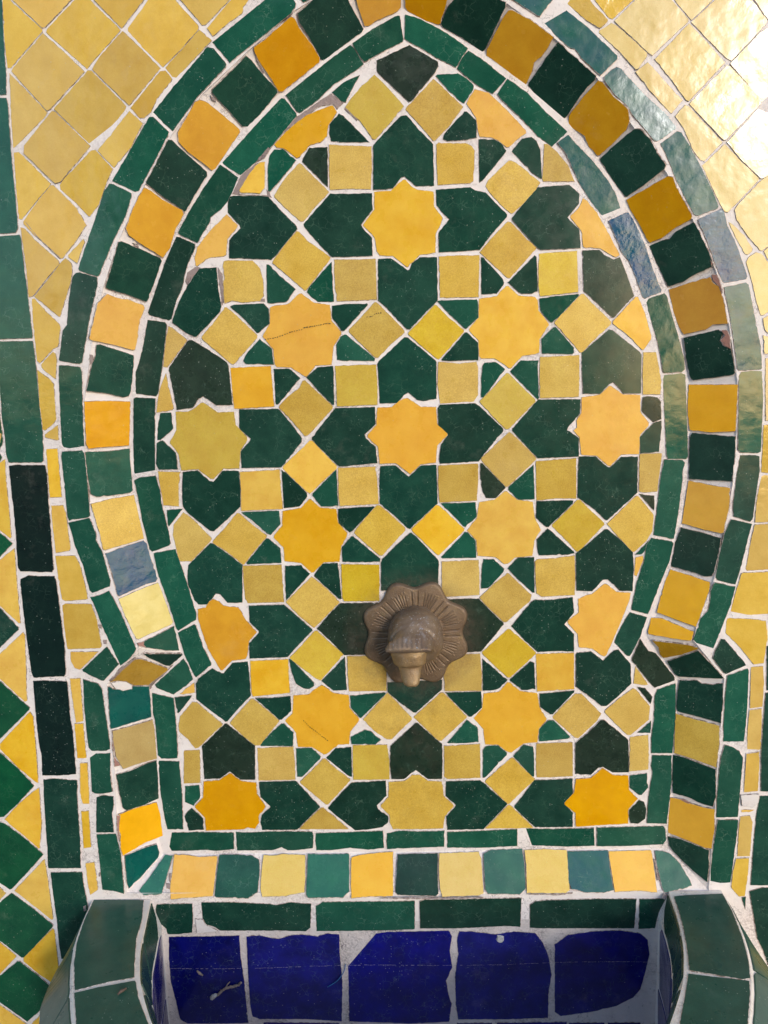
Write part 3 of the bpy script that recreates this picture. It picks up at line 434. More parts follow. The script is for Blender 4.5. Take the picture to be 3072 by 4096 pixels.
K-G:41 3064,-4514 3075,-4742 3220,-4744 3330,-4779 3438,-4785 3461,-4660 3451,-4331 3317,-4309 3163,-4276 3064,-4277
K-O:42 3041,-5044 3039,-5248 3231,-5273 3386,-5302 3440,-5288 3461,-5039 3455,-4808 3386,-4818 3222,-4817 3166,-4792 3053,-4808
K-G:43 3053,-5401 3089,-5463 3182,-5548 3307,-5648 3414,-5717 3424,-5496 3419,-5319 3164,-5283 3034,-5294
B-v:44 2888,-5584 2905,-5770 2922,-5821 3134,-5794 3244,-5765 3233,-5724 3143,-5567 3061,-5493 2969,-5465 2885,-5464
B-s:44 2349,-5555 2355,-5679 2361,-5807 2651,-5801 2840,-5819 2847,-5584 2844,-5458 2352,-5460
B-t:44 1846,-5723 1869,-5774 2030,-5807 2236,-5810 2350,-5792 2337,-5628 2339,-5450 1867,-5453
O-g 3512,-3533 3511,-3814 3519,-3998 3744,-4003 3752,-3890 3759,-3749 3762,-3548 3757,-3174 3743,-3153 3526,-3230
O-g 3500,-4169 3482,-4384 3474,-4674 3477,-4909 3719,-4906 3729,-4534 3740,-4188 3697,-4116 3614,-4057 3534,-4034
O-g 3472,-5116 3454,-5339 3442,-5715 3470,-5731 3675,-5720 3699,-5343 3716,-5120 3721,-4936 3492,-4931
F-y 3778,-3890 3788,-4096 3921,-4106 3934,-4092 3923,-3752 3916,-3622 3786,-3633
F-y 3776,-4390 3773,-4607 3926,-4596 3925,-4321 3916,-4128 3777,-4146
F-y 3736,-5121 3735,-5389 3877,-5392 3884,-4976 3853,-4894 3746,-4899
F-y 3695,-5569 3684,-5780 3778,-5896 3840,-5890 3862,-5647 3865,-5414 3723,-5419
F-s 3757,-4848 3838,-4850 3903,-4822 3756,-4826
L-G 3943,-3753 3938,-4178 3959,-4597 4334,-4619 4266,-3438 3953,-3441
L-G 3921,-4903 3906,-5422 3902,-5754 4400,-5763 4336,-4655 3949,-4655
L-G -4139,-5676 -4128,-5987 -4131,-6381 -4121,-6572 -3776,-6569 -3739,-6010 -3750,-5823 -3764,-5668 -3772,-5451 -3884,-5446 -4138,-5449
L-G -4156,-7678 -3863,-7682 -3794,-6609 -4111,-6620
Z-g -4864,-5897 -4905,-6257 -4826,-6322 -4592,-6545 -4563,-6541 -4370,-6345 -4179,-6143 -4176,-6120 -4383,-5913 -4623,-5702 -4771,-5820
Z-s -4907,-6273 -4970,-6831 -4874,-6752 -4663,-6539 -4661,-6515 -4829,-6346
Z-s -4576,-6596 -4400,-6776 -4187,-6956 -4171,-6940 -4167,-6459 -4169,-6191 -4189,-6174 -4571,-6549
Z-g -4973,-6863 -4995,-7058 -4917,-7140 -4618,-7407 -4218,-7053 -4209,-7029 -4403,-6800 -4619,-6596 -4647,-6592 -4878,-6784
Z-s -5001,-7106 -5056,-7599 -4529,-7606 -4629,-7438 -4921,-7173
Z-s -4617,-7605 -4208,-7611 -4195,-7184 -4216,-7073 -4567,-7440
W-G -2956,-5961 -2926,-6117 -2847,-6197 -2838,-6268 -2711,-6270 -2546,-6249 -2526,-6062 -2520,-5875 -2936,-5876
W-G -2411,-6142 -2286,-6175 -2219,-6231 -1611,-6241 -1217,-6256 -1159,-6210 -1138,-5907 -1382,-5879 -1552,-5915 -1622,-5898 -2041,-5868 -2413,-5861
W-g -1091,-6258 -345,-6262 55,-6253 63,-5889 -613,-5885 -1004,-5883 -1084,-5931
Wbb -2845,-6560 -2848,-6880 -2808,-7123 -2770,-7401 -2688,-7459 -2254,-7465 -1957,-7461 -1975,-6894 -1998,-6574 -1996,-6298 -2322,-6300 -2826,-6300
Wbb -1922,-6734 -1922,-7217 -1902,-7380 -1817,-7414 -1241,-7423 -840,-7461 -812,-6911 -829,-6593 -825,-6301 -965,-6283 -1079,-6321 -1261,-6294 -1389,-6300 -1532,-6344 -1616,-6335 -1756,-6294 -1912,-6307
Wbb -1817,-8210 -898,-8222 -870,-7477 -1776,-7456
Wbb -2872,-8197 -1861,-8210 -1822,-7493 -2820,-7479
W-G 118,-6239 489,-6245 713,-6241 992,-6230 1132,-6225 1278,-6243 1292,-5872 717,-5867 189,-5868 119,-5890
W-G 1389,-6252 1550,-6263 2592,-6280 2610,-5906 2238,-5896 1617,-5901 1451,-5913 1389,-5958
Wbb -743,-6594 -741,-6913 -754,-7462 -15,-7497 436,-7479 468,-7237 434,-7123 409,-6930 482,-6756 457,-6534 488,-6347 447,-6276 153,-6278 -263,-6282 -487,-6307 -629,-6344 -718,-6468
Wbb 543,-6379 555,-6583 516,-6852 518,-7253 544,-7448 1129,-7457 1605,-7448 1610,-7109 1644,-6870 1608,-6632 1537,-6442 1452,-6323 1201,-6296 992,-6331 712,-6288 573,-6285
Wbb -759,-8224 417,-8239 428,-7525 -734,-7508
Wbb 996,-8247 1834,-8257 1826,-7503 1000,-7496
Wbb 519,-8240 939,-8246 943,-7500 529,-7497
W-G 2644,-6103 2642,-6289 2829,-6284 2865,-6092 2903,-6000 2942,-5909 2646,-5911
Wbb 1681,-6950 1684,-7368 1756,-7425 2124,-7374 2406,-7298 2601,-7188 2683,-7077 2733,-6855 2776,-6619 2750,-6431 2664,-6344 2413,-6301 2108,-6311 1830,-6353 1678,-6476
Wbb 1864,-8258 2282,-8263 2268,-7514 1856,-7513
Wbb 2325,-8264 2713,-8269 2694,-7520 2311,-7515
L-G 3965,-6203 4011,-6436 4088,-6593 4152,-6783 4460,-6803 4401,-5785 4019,-5790 3892,-5834
L-G 4177,-7793 4517,-7798 4461,-6819 4141,-6822
L-G 3855,-6062 3854,-5902 3806,-5904
R-d -3637,-349 -3578,-689 -3486,-988 -3325,-1361 -3028,-1257 -2787,-1198 -2853,-1000 -2953,-648 -2987,-363 -3079,-19 -3494,-1 -3664,-1
R-d -3178,-1687 -3060,-1946 -2936,-2089 -2337,-1957 -2460,-1780 -2651,-1478 -2764,-1246 -3120,-1334 -3315,-1399
R-d 2967,-341 2923,-588 2862,-857 2760,-1213 3068,-1297 3225,-1338 3302,-1324 3382,-1120 3471,-781 3541,-354 3556,-64 3169,-81 3000,-98
R-d 2654,-1420 2472,-1776 2339,-2024 2808,-2168 2951,-2033 3037,-1864 3221,-1504 3282,-1355 2952,-1295 2733,-1252"""
MARKS = """ink -1375,509 -1272,522 -1168,553 -1065,587 -988,597 -935,624 -872,631 -782,643 -731,657 -667,655
ink -297,710 -234,714 -195,742 -129,746
ink -1162,-3756 -1096,-3838 -1016,-3906 -962,-3952 -882,-4020
K:lime:4 -3246,-3171 -3175,-3167 -3105,-3193 -3064,-3245 -3062,-3295 -3145,-3290 -3209,-3257
K:clay:6 -2912,-2711 -2846,-2707 -2853,-2745 -2832,-2777 -2896,-2747
K:clay:31 3329,454 3373,451 3402,383 3415,263 3354,303 3327,352 3357,398
K:clay:30 3196,1000 3244,1000 3289,882 3300,812 3265,884 3217,935
K:clay:29 3170,1143 3204,1106 3183,1081
K:clay:3 -3272,-3759 -3280,-4031 -3227,-4158 -3283,-4153 -3286,-3884
K:clay:1 -3311,-4746 -3278,-4759 -3300,-4914 -3297,-5125 -3316,-4997
F:lime:0 3734,-4636 3934,-4628 3939,-4727 3875,-4785 3753,-4768
K:clay:41 3132,-4789 3177,-4781 3243,-4795 3222,-4820 3166,-4807
W:lime:0 -2497,-6062 -2407,-6079 -2383,-6142 -2233,-6231 -2489,-6258
K:grit:5 -2890,-3278 -2684,-3118 -2509,-2991 -2493,-3006 -2658,-3141 -2828,-3267 -2872,-3318 -2899,-3383 -2904,-3337
K:grit:5 -3254,-3140 -3114,-2995 -2946,-2883 -2944,-2901 -3104,-3032 -3236,-3162
O:grit:0 -3285,-2660 -3239,-2665 -3247,-2712 -3280,-2715
O:grit:0 -3317,-2487 -3287,-2495 -3285,-2536 -3314,-2535
K:grit:15 -2636,1497 -2585,1491 -2589,1455 -2618,1465
K:grit:12 -3148,401 -3116,395 -3126,315 -3154,297 -3157,346
S:grit:0 -921,2700 -714,2829 -577,2904 -459,2809 -478,2793 -522,2755 -563,2805 -704,2784 -879,2676 -1043,2573 -1171,2463 -1277,2316 -1378,2273 -1208,2453 -1041,2607
S:grit:0 -436,2780 -307,2657 -326,2640 -449,2753
S:grit:0 -1631,1978 -1534,2151 -1379,2262 -1341,2278 -1433,2171 -1560,2011 -1544,1973 -1272,1955 -1275,2014 -1246,1978 -1224,1930 -1347,1951
K:grit:19 -1283,3222 -1249,3143 -1214,3073 -1232,3067 -1275,3159
K:grit:18 -1743,2847 -1703,2822 -1697,2794 -1738,2810
S:grit:0 -2145,1215 -2066,1267 -2003,1261 -2071,1188 -2155,1081 -2176,1130
S:grit:0 -1826,1265 -1780,1191 -1785,911 -1806,874 -1821,1095
S:grit:0 -1390,929 -1352,928 -1354,898 -1405,899
B:grit:44 -2809,-5569 -2774,-5569 -2781,-5652 -2801,-5631
B:grit:44 -2833,-5652 -2776,-5663 -2774,-5704 -2820,-5698
L:grit:0 -3799,-5888 -3762,-5873 -3764,-5943 -3798,-5958
F:grit:0 -3583,-5452 -3555,-5452 -3564,-5513 -3584,-5513
B:grit:44 -338,-5820 22,-5818 354,-5828 852,-5830 851,-5840 326,-5839 -117,-5830
B:grit:44 1351,-5812 1682,-5815 1877,-5805 1876,-5815 1681,-5824
B:grit:44 2860,-5532 2880,-5542 2888,-5718 2868,-5718
B:grit:44 2906,-5831 2952,-5841 2923,-5881 2892,-5866
F:grit:0 -3683,1722 -3582,1574 -3365,1351 -3358,1357 -3569,1579 -3670,1722
F:grit:0 -3638,1029 -3459,1207 -3363,1310 -3354,1304 -3448,1195 -3613,1028"""

def pts(s): return [tuple(int(v) * 1e-4 for v in t.split(',')) for t in s.split()]

# ---------------------------------------------------------------- helpers
def link(o, parent=None):
    C.objects.link(o)
    if parent is not None: o.parent = parent
    return o
def empty(name, parent=None, loc=(0, 0, 0)):
    o = bpy.data.objects.new(name, None); o.location = loc; o.empty_display_size = .02
    return link(o, parent)
def thing(name, label, cat, loc=(0, 0, 0), group=None):
    o = empty(name, None, loc); o['label'] = label; o['category'] = cat
    if group: o['group'] = group
    return o
def mesh(name, vs, fs, mat, parent=None, loc=(0, 0, 0), smooth=False):
    m = bpy.data.meshes.new(name); m.from_pydata([tuple(v) for v in vs], [], fs); m.materials.append(mat)
    if smooth: m.polygons.foreach_set('use_smooth', [True] * len(m.polygons))
    m.update(); o = bpy.data.objects.new(name, m); o.location = loc
    return link(o, parent)
def s2l(c):
    c = c / 255
    return c / 12.92 if c <= .04045 else ((c + .055) / 1.055) ** 2.4
def rgb(r, g, b): return (s2l(r), s2l(g), s2l(b), 1)

class NT:
    """small node-tree writer"""
    def __init__(s, name):
        s.m = bpy.data.materials.new(name); s.m.use_nodes = True; s.t = s.m.node_tree
        s.b = s.t.nodes['Principled BSDF']
    def n(s, kind, **k):
        nd = s.t.nodes.new('ShaderNode' + kind)
        for a, v in k.items():
            if a.startswith('i_'): nd.inputs[a[2:].replace('_', ' ')].default_value = v
            else: setattr(nd, a, v)
        return nd
    def l(s, a, b): s.t.links.new(a, b)
    def math(s, op, a, b=None, c=None, clamp=False):
        nd = s.t.nodes.new('ShaderNodeMath'); nd.operation = op; nd.use_clamp = clamp
        for i, v in enumerate((a, b, c)):
            if v is None: continue
            if isinstance(v, (int, float)): nd.inputs[i].default_value = v
            else: s.l(v, nd.inputs[i])
        return nd.outputs[0]
    def mix(s, f, a, b, blend='MIX'):
        nd = s.t.nodes.new('ShaderNodeMix'); nd.data_type = 'RGBA'; nd.blend_type = blend
        if isinstance(f, (int, float)): nd.inputs[0].default_value = f
        else: s.l(f, nd.inputs[0])
        for i, v in ((6, a), (7, b)):
            if isinstance(v, tuple): nd.inputs[i].default_value = v
            else: s.l(v, nd.inputs[i])
        return nd.outputs[2]
    def noise(s, vec, scale, detail=2, rough=.5):
        nd = s.n('TexNoise', i_Scale=scale, i_Detail=detail, i_Roughness=rough); s.l(vec, nd.inputs['Vector']); return nd.outputs[0]
    def ramp(s, v, a, b, lo=0., hi=1.):
        nd = s.n('MapRange', i_From_Min=a, i_From_Max=b, i_To_Min=lo, i_To_Max=hi); s.l(v, nd.inputs[0]); return nd.outputs[0]
    def bump(s, h, strength, dist, normal=None):
        nd = s.n('Bump', i_Strength=strength, i_Distance=dist); s.l(h, nd.inputs['Height'])
        if normal is not None: s.l(normal, nd.inputs['Normal'])
        return nd.outputs[0]

def grime(t, c):
    """brown film and painted contact shadow on the wall round the spout and run down below it"""
    g = t.n('NewGeometry').outputs['Position']; sp = t.n('SeparateXYZ'); t.l(g, sp.inputs[0])
    dx = t.math('SUBTRACT', sp.outputs[0], .0147); dz = t.math('SUBTRACT', sp.outputs[2], -.2787)
    d = t.math('SQRT', t.math('ADD', t.math('MULTIPLY', dx, dx), t.math('MULTIPLY', dz, dz)))
    nz = t.noise(g, 55, 5, .7); nf = t.noise(g, 300, 3, .7)
    ring = t.math('MULTIPLY', t.ramp(d, .060, .084, .8, 0), t.ramp(nz, .34, .62, .15, 1))  # ring also paints in the flange's contact shadow
    run = t.math('MULTIPLY', t.math('MULTIPLY', t.ramp(t.math('ABSOLUTE', t.math('ADD', dx, t.math('MULTIPLY', t.math('SUBTRACT', nz, .5), .05))), .012, .055, 1, 0), t.ramp(dz, -.26, -.02, .15, 1)), t.math('LESS_THAN', dz, 0))
    run = t.math('MULTIPLY', run, t.ramp(nz, .42, .68, 0, .6))
    f = t.math('MULTIPLY', t.math('MAXIMUM', ring, run), t.ramp(nf, .3, .7, .35, .75))
    return t.mix(f, c, (.13, .085, .065, 1))

def glaze(name, col, alt, rough=(.16, .34), wave=1.0, speck=.3, craze=.0, grain=.12, var=.16):
    """hand-made glazed tile: cloudy colour, pits, specks, crazing, wavy skin"""
    t = NT(name); tc = t.n('TexCoord').outputs['Object']; oi = t.n('ObjectInfo')
    off = t.n('VectorMath', operation='ADD'); t.l(tc, off.inputs[0])
    sc = t.n('VectorMath', operation='SCALE'); sc.inputs['Scale'].default_value = 37.0
    cmb = t.n('CombineXYZ'); r = oi.outputs['Random']
    t.l(r, cmb.inputs[0]); t.l(t.math('FRACT', t.math('MULTIPLY', r, 7.13)), cmb.inputs[1]); t.l(t.math('FRACT', t.math('MULTIPLY', r, 13.7)), cmb.inputs[2])
    t.l(cmb.outputs[0], sc.inputs[0]); t.l(sc.outputs[0], off.inputs[1]); v = off.outputs[0]
    cloud = t.noise(v, 45, 4, .6)
    c = t.mix(t.ramp(cloud, .35, .68), col, alt)
    fine = t.noise(v, 900, 3, .6)
    c = t.mix(grain, c, t.mix(t.ramp(fine, .3, .7), (.25, .25, .25, 1), (.9, .9, .9, 1)), 'OVERLAY')
    # per-tile shade
    hsv = t.n('HueSaturation'); t.l(c, hsv.inputs['Color'])
    t.l(t.math('MULTIPLY_ADD', r, var * 1.7, 1 - var * .8), hsv.inputs['Value'])
    t.l(t.math('MULTIPLY_ADD', t.math('FRACT', t.math('MULTIPLY', r, 5.77)), .006, .497), hsv.inputs['Hue'])
    t.l(t.math('MULTIPLY_ADD', t.math('FRACT', t.math('MULTIPLY', r, 9.31)), .12, .95), hsv.inputs['Saturation'])
    c = hsv.outputs[0]
    # specks where the glaze has pricked
    vo = t.n('TexVoronoi', feature='F1', i_Scale=420.0); t.l(v, vo.inputs['Vector'])
    mask = t.math('LESS_THAN', vo.outputs['Distance'], .20)
    vc = t.n('SeparateColor'); t.l(vo.outputs['Color'], vc.inputs[0])
    mask = t.math('MULTIPLY', mask, t.math('GREATER_THAN', vc.outputs[0], t.math('SUBTRACT', 1.0, t.math('MULTIPLY', t.math('MULTIPLY', t.ramp(t.noise(v, 30, 1), .40, .75), speck), t.math('FRACT', t.math('MULTIPLY', r, 17.3))))))
    c = t.mix(t.math('MULTIPLY', mask, .38), c, (.55, .62, .56, 1))
    if craze > 0:
        ve = t.n('TexVoronoi', feature='DISTANCE_TO_EDGE', i_Scale=130.0)
        wv = t.n('VectorMath', operation='ADD'); t.l(v, wv.inputs[0])
        nz = t.n('TexNoise', i_Scale=160.0); t.l(v, nz.inputs['Vector'])
        s2 = t.n('VectorMath', operation='SCALE'); s2.inputs['Scale'].default_value = .008; t.l(nz.outputs['Color'], s2.inputs[0]); t.l(s2.outputs[0], wv.inputs[1])
        t.l(wv.outputs[0], ve.inputs['Vector'])
        cr = t.math('MULTIPLY', t.math('LESS_THAN', ve.outputs[0], .028), t.ramp(t.noise(v, 70, 2), .45, .7, 0, craze * .5))
        c = t.mix(cr, c, (.22, .36, .28, 1))
    # smudges of lime film
    sm = t.ramp(t.noise(v, 22, 5, .75), .60, .85, 0, .10)
    c = t.mix(sm, c, (.62, .58, .52, 1))
    c = grime(t, c)
    t.l(c, t.b.inputs['Base Color'])
    t.l(t.ramp(t.noise(v, 60, 3, .6), .3, .75, rough[0], rough[1]), t.b.inputs['Roughness'])
    n1 = t.bump(t.noise(v, 62, 1.5, .4), min(1, .55 * wave), .0009)
    n2 = t.bump(t.noise(v, 240, 3, .55), min(1, .35 * wave), .00025 if wave < 1.4 else .00045, n1)
    n3 = t.bump(fine, .25, .00008, n2)
    n4 = t.bump(t.math('MULTIPLY', mask, -1.0), .5, .0004, n3)
    t.l(n4, t.b.inputs['Normal'])
    t.b.inputs['IOR'].default_value = 1.43
    return t.m

def mortar(name, col=(.88, .83, .82, 1), dirt=(.20, .14, .13, 1), dirt_amt=.45, rough_scale=1.0):
    t = NT(name); v = t.n('TexCoord').outputs['Object']
    a = t.noise(v, 35, 4, .6); b = t.noise(v, 420, 4, .65)
    c = t.mix(t.ramp(a, .3, .7), col, tuple(x * k for x, k in zip(col, (.95, .92, .91, 1))))
    # cracks across the joints
    ve = t.n('TexVoronoi', feature='DISTANCE_TO_EDGE', i_Scale=95.0)
    wv = t.n('VectorMath', operation='ADD'); t.l(v, wv.inputs[0]); nz = t.n('TexNoise', i_Scale=200.0); t.l(v, nz.inputs['Vector'])
    s2 = t.n('VectorMath', operation='SCALE'); s2.inputs['Scale'].default_value = .01; t.l(nz.outputs['Color'], s2.inputs[0]); t.l(s2.outputs[0], wv.inputs[1]); t.l(wv.outputs[0], ve.inputs['Vector'])
    cr = t.math('MULTIPLY', t.math('LESS_THAN', ve.outputs[0], .02), t.ramp(t.noise(v, 18, 1), .50, .65, 0, .5))
    c = t.mix(cr, c, (.12, .09, .10, 1))
    # grime, gathered in patches, granular
    g = t.math('MULTIPLY', t.ramp(t.noise(v, 11, 3, .7), .52, .66, 0, 1), t.ramp(b, .40, .62, 0, 1))
    g2 = t.math('MULTIPLY', t.ramp(t.noise(v, 120, 3, .7), .60, .72, 0, 1), t.ramp(b, .35, .6, .2, 1))
    g = t.math('MAXIMUM', t.math('MULTIPLY', g, dirt_amt), t.math('MULTIPLY', g2, dirt_amt * .8))
    c = t.mix(g, c, dirt)
    c = grime(t, c)
    t.l(c, t.b.inputs['Base Color']); t.b.inputs['Roughness'].default_value = .85
    n1 = t.bump(t.noise(v, 160, 3, .6), .7, .0008 * rough_scale)
    n2 = t.bump(b, .8, .0003 * rough_scale, n1); t.l(n2, t.b.inputs['Normal'])
    return t.m

def clay_edge():
    t = NT('clay_edge'); v = t.n('TexCoord').outputs['Object']
    c = t.mix(t.ramp(t.noise(v, 190, 3, .7), .42, .62), (.22, .16, .13, 1), (.70, .62, .58, 1))
    t.l(c, t.b.inputs['Base Color']); t.b.inputs['Roughness'].default_value = .8
    return t.m
M_EDGE = clay_edge()
MAT = {
 'y': glaze('ochre_glaze', rgb(212, 178, 92), rgb(198, 162, 78), (.26, .44), .7, .12, 0, .34),
 'l': glaze('lemon_glaze', rgb(218, 188, 78), rgb(207, 172, 68), (.20, .38), .8, .12, 0, .24),
 's': glaze('saffron_glaze', rgb(240, 196, 82), rgb(228, 176, 66), (.22, .40), .6, .08, 0, .12, .10),
 'a': glaze('apricot_glaze', rgb(236, 183, 76), rgb(226, 168, 66), (.22, .40), .7, .08, 0, .12, .10),
 'o': glaze('amber_glaze', rgb(226, 167, 52), rgb(214, 152, 44), (.16, .32), .8, .06, 0, .10, .10),
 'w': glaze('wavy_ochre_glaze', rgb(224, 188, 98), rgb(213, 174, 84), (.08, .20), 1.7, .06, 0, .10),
 'p': glaze('lemon_sheen_glaze', rgb(230, 212, 140), rgb(216, 196, 118), (.14, .30), 1.8, .05, 0, .08, .04),  # pale shine painted into the tile's yellow
 'k': glaze('dark_ochre_glaze', rgb(186, 146, 36), rgb(168, 128, 30), (.2, .36), .7, .1),
 'h': glaze('khaki_glaze', rgb(186, 160, 96), rgb(176, 148, 84), (.3, .45), .5, .1, 0, .16, .04),
 'G': glaze('bottle_green_glaze', rgb(32, 70, 58), rgb(22, 56, 47), (.14, .24), .22, .40, .35, .20, .30),
 'g': glaze('emerald_glaze', rgb(38, 90, 73), rgb(27, 76, 62), (.08, .18), .6, .30, .50, .18, .22),
 'n': glaze('leaf_green_glaze', rgb(30, 90, 60), rgb(22, 74, 52), (.12, .26), .6, .25, .2, .16, .10),
 'e': glaze('olive_black_glaze', rgb(36, 56, 44), rgb(26, 44, 34), (.2, .38), .7, .55, .3, .2, .2),
 't': glaze('sky_tinted_green_glaze', rgb(34, 96, 88), rgb(38, 88, 98), (.14, .28), 1.2, .25, .4, .14, .12),  # green shifted bluer to paint in the reflected sky
 'b': glaze('sky_blued_green_glaze', rgb(22, 88, 112), rgb(24, 74, 124), (.10, .24), 1.4, .15, .2, .14, .06),  # blue of the reflected sky painted into a green glaze
 'c': glaze('teal_glaze', rgb(12, 92, 84), rgb(8, 76, 74), (.22, .38), .8, .3, .1, .14, .05),
 'v': glaze('skylit_green_glaze', rgb(56, 116, 98), rgb(46, 100, 90), (.2, .36), .8, .35, .1, .14, .10),  # sill green lightened, skylight painted into the colour
 'd': glaze('rim_green_glaze', rgb(50, 88, 76), rgb(40, 76, 66), (.26, .38), 1.0, .30, .1, .2, .08),
 'A': glaze('skylit_apricot_glaze', rgb(248, 196, 104), rgb(240, 184, 90), (.2, .4), .6, .08, 0, .12, .03),  # apricot paled as if lit from above, for the sill
 'S': glaze('skylit_saffron_glaze', rgb(250, 198, 80), rgb(244, 186, 70), (.2, .4), .6, .08, 0, .12, .03),  # saffron copy with skylight painted in, for the sill
 'Y': glaze('skylit_ochre_glaze', rgb(236, 204, 124), rgb(228, 194, 108), (.2, .4), .6, .10, 0, .24, .03),  # ochre copy paled for light on the upward-facing sill
 'O': glaze('lit_amber_glaze', rgb(248, 186, 46), rgb(238, 174, 40), (.14, .28), .8, .08, 0, .10, .04),  # amber copy brightened to paint in light on the lower band
 'N': glaze('black_green_glaze', rgb(20, 40, 36), rgb(14, 32, 30), (.10, .2), .6, .40, .2, .18, .2),
 'P': glaze('glare_ochre_glaze', rgb(230, 206, 142), rgb(220, 192, 122), (.12, .24), 1.15, .06, 0, .16, .07),  # field ochre paled to paint in sky glare at upper right
 'd2': glaze('side_green_glaze', rgb(44, 76, 65), rgb(34, 64, 54), (.22, .36), .8, .25, .1, .2, .10),
 'bb': glaze('cobalt_glaze', rgb(12, 11, 112), rgb(8, 9, 82), (.10, .24), .9, .40, .3, .10, .36),
}
M_WALL = mortar('lime_mortar')
M_RIM = mortar('rim_mortar', (.88, .82, .75, 1), (.3, .22, .18, 1), .5)
M_CEM = mortar('grey_cement', (.74, .67, .64, 1), (.17, .14, .135, 1), 1.0, 3.0)

# ---------------------------------------------------------------- tile maker
rnd = random.Random(4)
def area2(P): return sum(P[i - 1][0] * P[i][1] - P[i][0] * P[i - 1][1] for i in range(len(P)))
def outline(P, step=.0032, jit=.00030, bites=True, grow=.00022):
    out = []; n = len(P)
    for i in range(n):
        a, b = Vector(P[i]), Vector(P[(i + 1) % n]); L = (b - a).length
        k = max(1, round(L / step))
        for j in range(k):
            q = a.lerp(b, j / k)
            if not out or (q - out[-1]).length > .0006: out.append(q)
    n = len(out); s = 1 if area2(out) > 0 else -1
    seed = Vector((rnd.random() * 90, rnd.random() * 90, 0)); res = []
    bs = []
    if bites:
        for _ in range(rnd.choice((0, 0, 1, 1, 2))):
            bs.append((out[rnd.randrange(n)].copy(), rnd.uniform(.0010, .0022), rnd.uniform(.0003, .0008)))
    for i in range(n):
        d = out[(i + 1) % n] - out[i - 1]
        nrm = Vector((-d.y, d.x)).normalized() * s       # inward
        q = out[i]
        o = jit * (noise.noise(Vector((q.x, q.y, 0)) * 260 + seed) * 1.9) - grow
        for c, r, h in bs:
            w = 1 - (q - c).length / r
            if w > 0: o += h * w
        res.append((q + nrm * o, nrm))
    return res
def tile_mesh(name, P, frame, mat, tilt=.010, thick=.0035, bevel=.00042, grow=.00030):
    """P: 2D outline (m). frame(u, v, h) gives the point at height h above the bed."""
    R = outline(P, grow=grow); n = len(R)
    cx = sum(p.x for p, _ in R) / n; cy = sum(p.y for p, _ in R) / n
    size = max(max(p.x for p, _ in R) - min(p.x for p, _ in R), max(p.y for p, _ in R) - min(p.y for p, _ in R))
    tilt *= min(1, .045 / size)
    tx, ty, h0 = rnd.gauss(0, tilt), rnd.gauss(0, tilt), rnd.uniform(-.00015, .00025)
    org = frame(cx, cy, 0)
    def pos(p, dh): return frame(p.x, p.y, h0 + tx * (p.x - cx) + ty * (p.y - cy) + dh) - org
    vs = [pos(p, -thick) for p, _ in R] + [pos(p, -bevel) for p, _ in R] + [pos(p + nn * bevel, 0) for p, nn in R]
    fs = []
    for i in range(n):
        j = (i + 1) % n
        fs.append((i, j, n + j, n + i)); fs.append((n + i, n + j, 2 * n + j, 2 * n + i))
    top = tessellate_polygon([[Vector((p.x + nn.x * bevel, p.y + nn.y * bevel, 0)) for p, nn in R]])
    fs += [tuple(2 * n + k for k in tri) for tri in top]
    m = bpy.data.meshes.new(name); m.from_pydata([tuple(v) for v in vs], [], fs); m.materials.append(mat); m.materials.append(M_EDGE)
    m.polygons.foreach_set('material_index', [1] * (2 * n) + [0] * len(top))
    m.update()
    o = bpy.data.objects.new(name, m); o.location = org
    return o
def wall_frame(y0): return lambda u, v, h: Vector((u, y0 - h, v))

lo = [Vector((x, 0, z)) for x, z in pts(LOOP_OUT)]; li = [Vector((x, D, z)) for x, z in pts(LOOP_IN)]; NL = len(lo)
def bevel_frame(i):
    j = (i + 1) % NL; q = [lo[i], lo[j], li[j], li[i]]; c = sum(q, Vector()) / 4
    n = (q[2] - q[0]).cross(q[3] - q[1]).normalized()
    if n.y > 0: n = -n
    def fr(u, v, h):
        y = c.y - (n.x * (u - c.x) + n.z * (v - c.z)) / n.y
        return Vector((u, y, v)) + n * h
    return fr

# ---------------------------------------------------------------- the wall
wall = thing('mosaic_wall', 'mosaic wall with a recessed pointed arch of green, ochre and saffron glazed tiles', 'wall', (0, 0, ZR))
def sub(name): return empty(name, wall, (0, 0, 0))
ORG = Vector((0, 0, ZR))
def bed_front():
    bm = bmesh.new(); X0, X1, Z0, Z1 = -.80, .80, -1.2, .75
    r = [bm.verts.new((x, .0008, z)) for x, z in ((X0, Z0), (X1, Z0), (X1, Z1), (X0, Z1))]
    e = [bm.edges.new((r[i - 1], r[i])) for i in range(4)]
    h = [bm.verts.new((p.x, .0008, p.z)) for p in lo]; e += [bm.edges.new((h[i - 1], h[i])) for i in range(NL)]
    bmesh.ops.triangle_fill(bm, use_beauty=True, use_dissolve=False, edges=e)
    mid = [bm.verts.new((p.x, .0026, p.z)) for p in lo]; inn = [bm.verts.new((p.x, D + .0026, p.z)) for p in li]
    for i in range(NL):
        j = (i + 1) % NL; bm.faces.new((h[i], h[j], mid[j], mid[i])); bm.faces.new((mid[i], mid[j], inn[j], inn[i]))
    r2 = [bm.verts.new((x, D + .0008, z)) for x, z in ((-.40, -.62), (.40, -.62), (.40, .5), (-.40, .5))]; bm.faces.new(r2)
    # masonry behind
    b = [bm.verts.new((x, .26, z)) for x, z in ((X0, Z0), (X1, Z0), (X1, Z1), (X0, Z1))]; bm.faces.new(b)
    for i in range(4): bm.faces.new((r[i - 1], r[i], b[i], b[i - 1]))
    m = bpy.data.meshes.new('mortar_bed'); bm.to_mesh(m); bm.free(); m.materials.append(M_WALL)
    return m
bed = bpy.data.objects.new('mortar_bed', bed_front()); bed.location = -ORG; link(bed, wall)

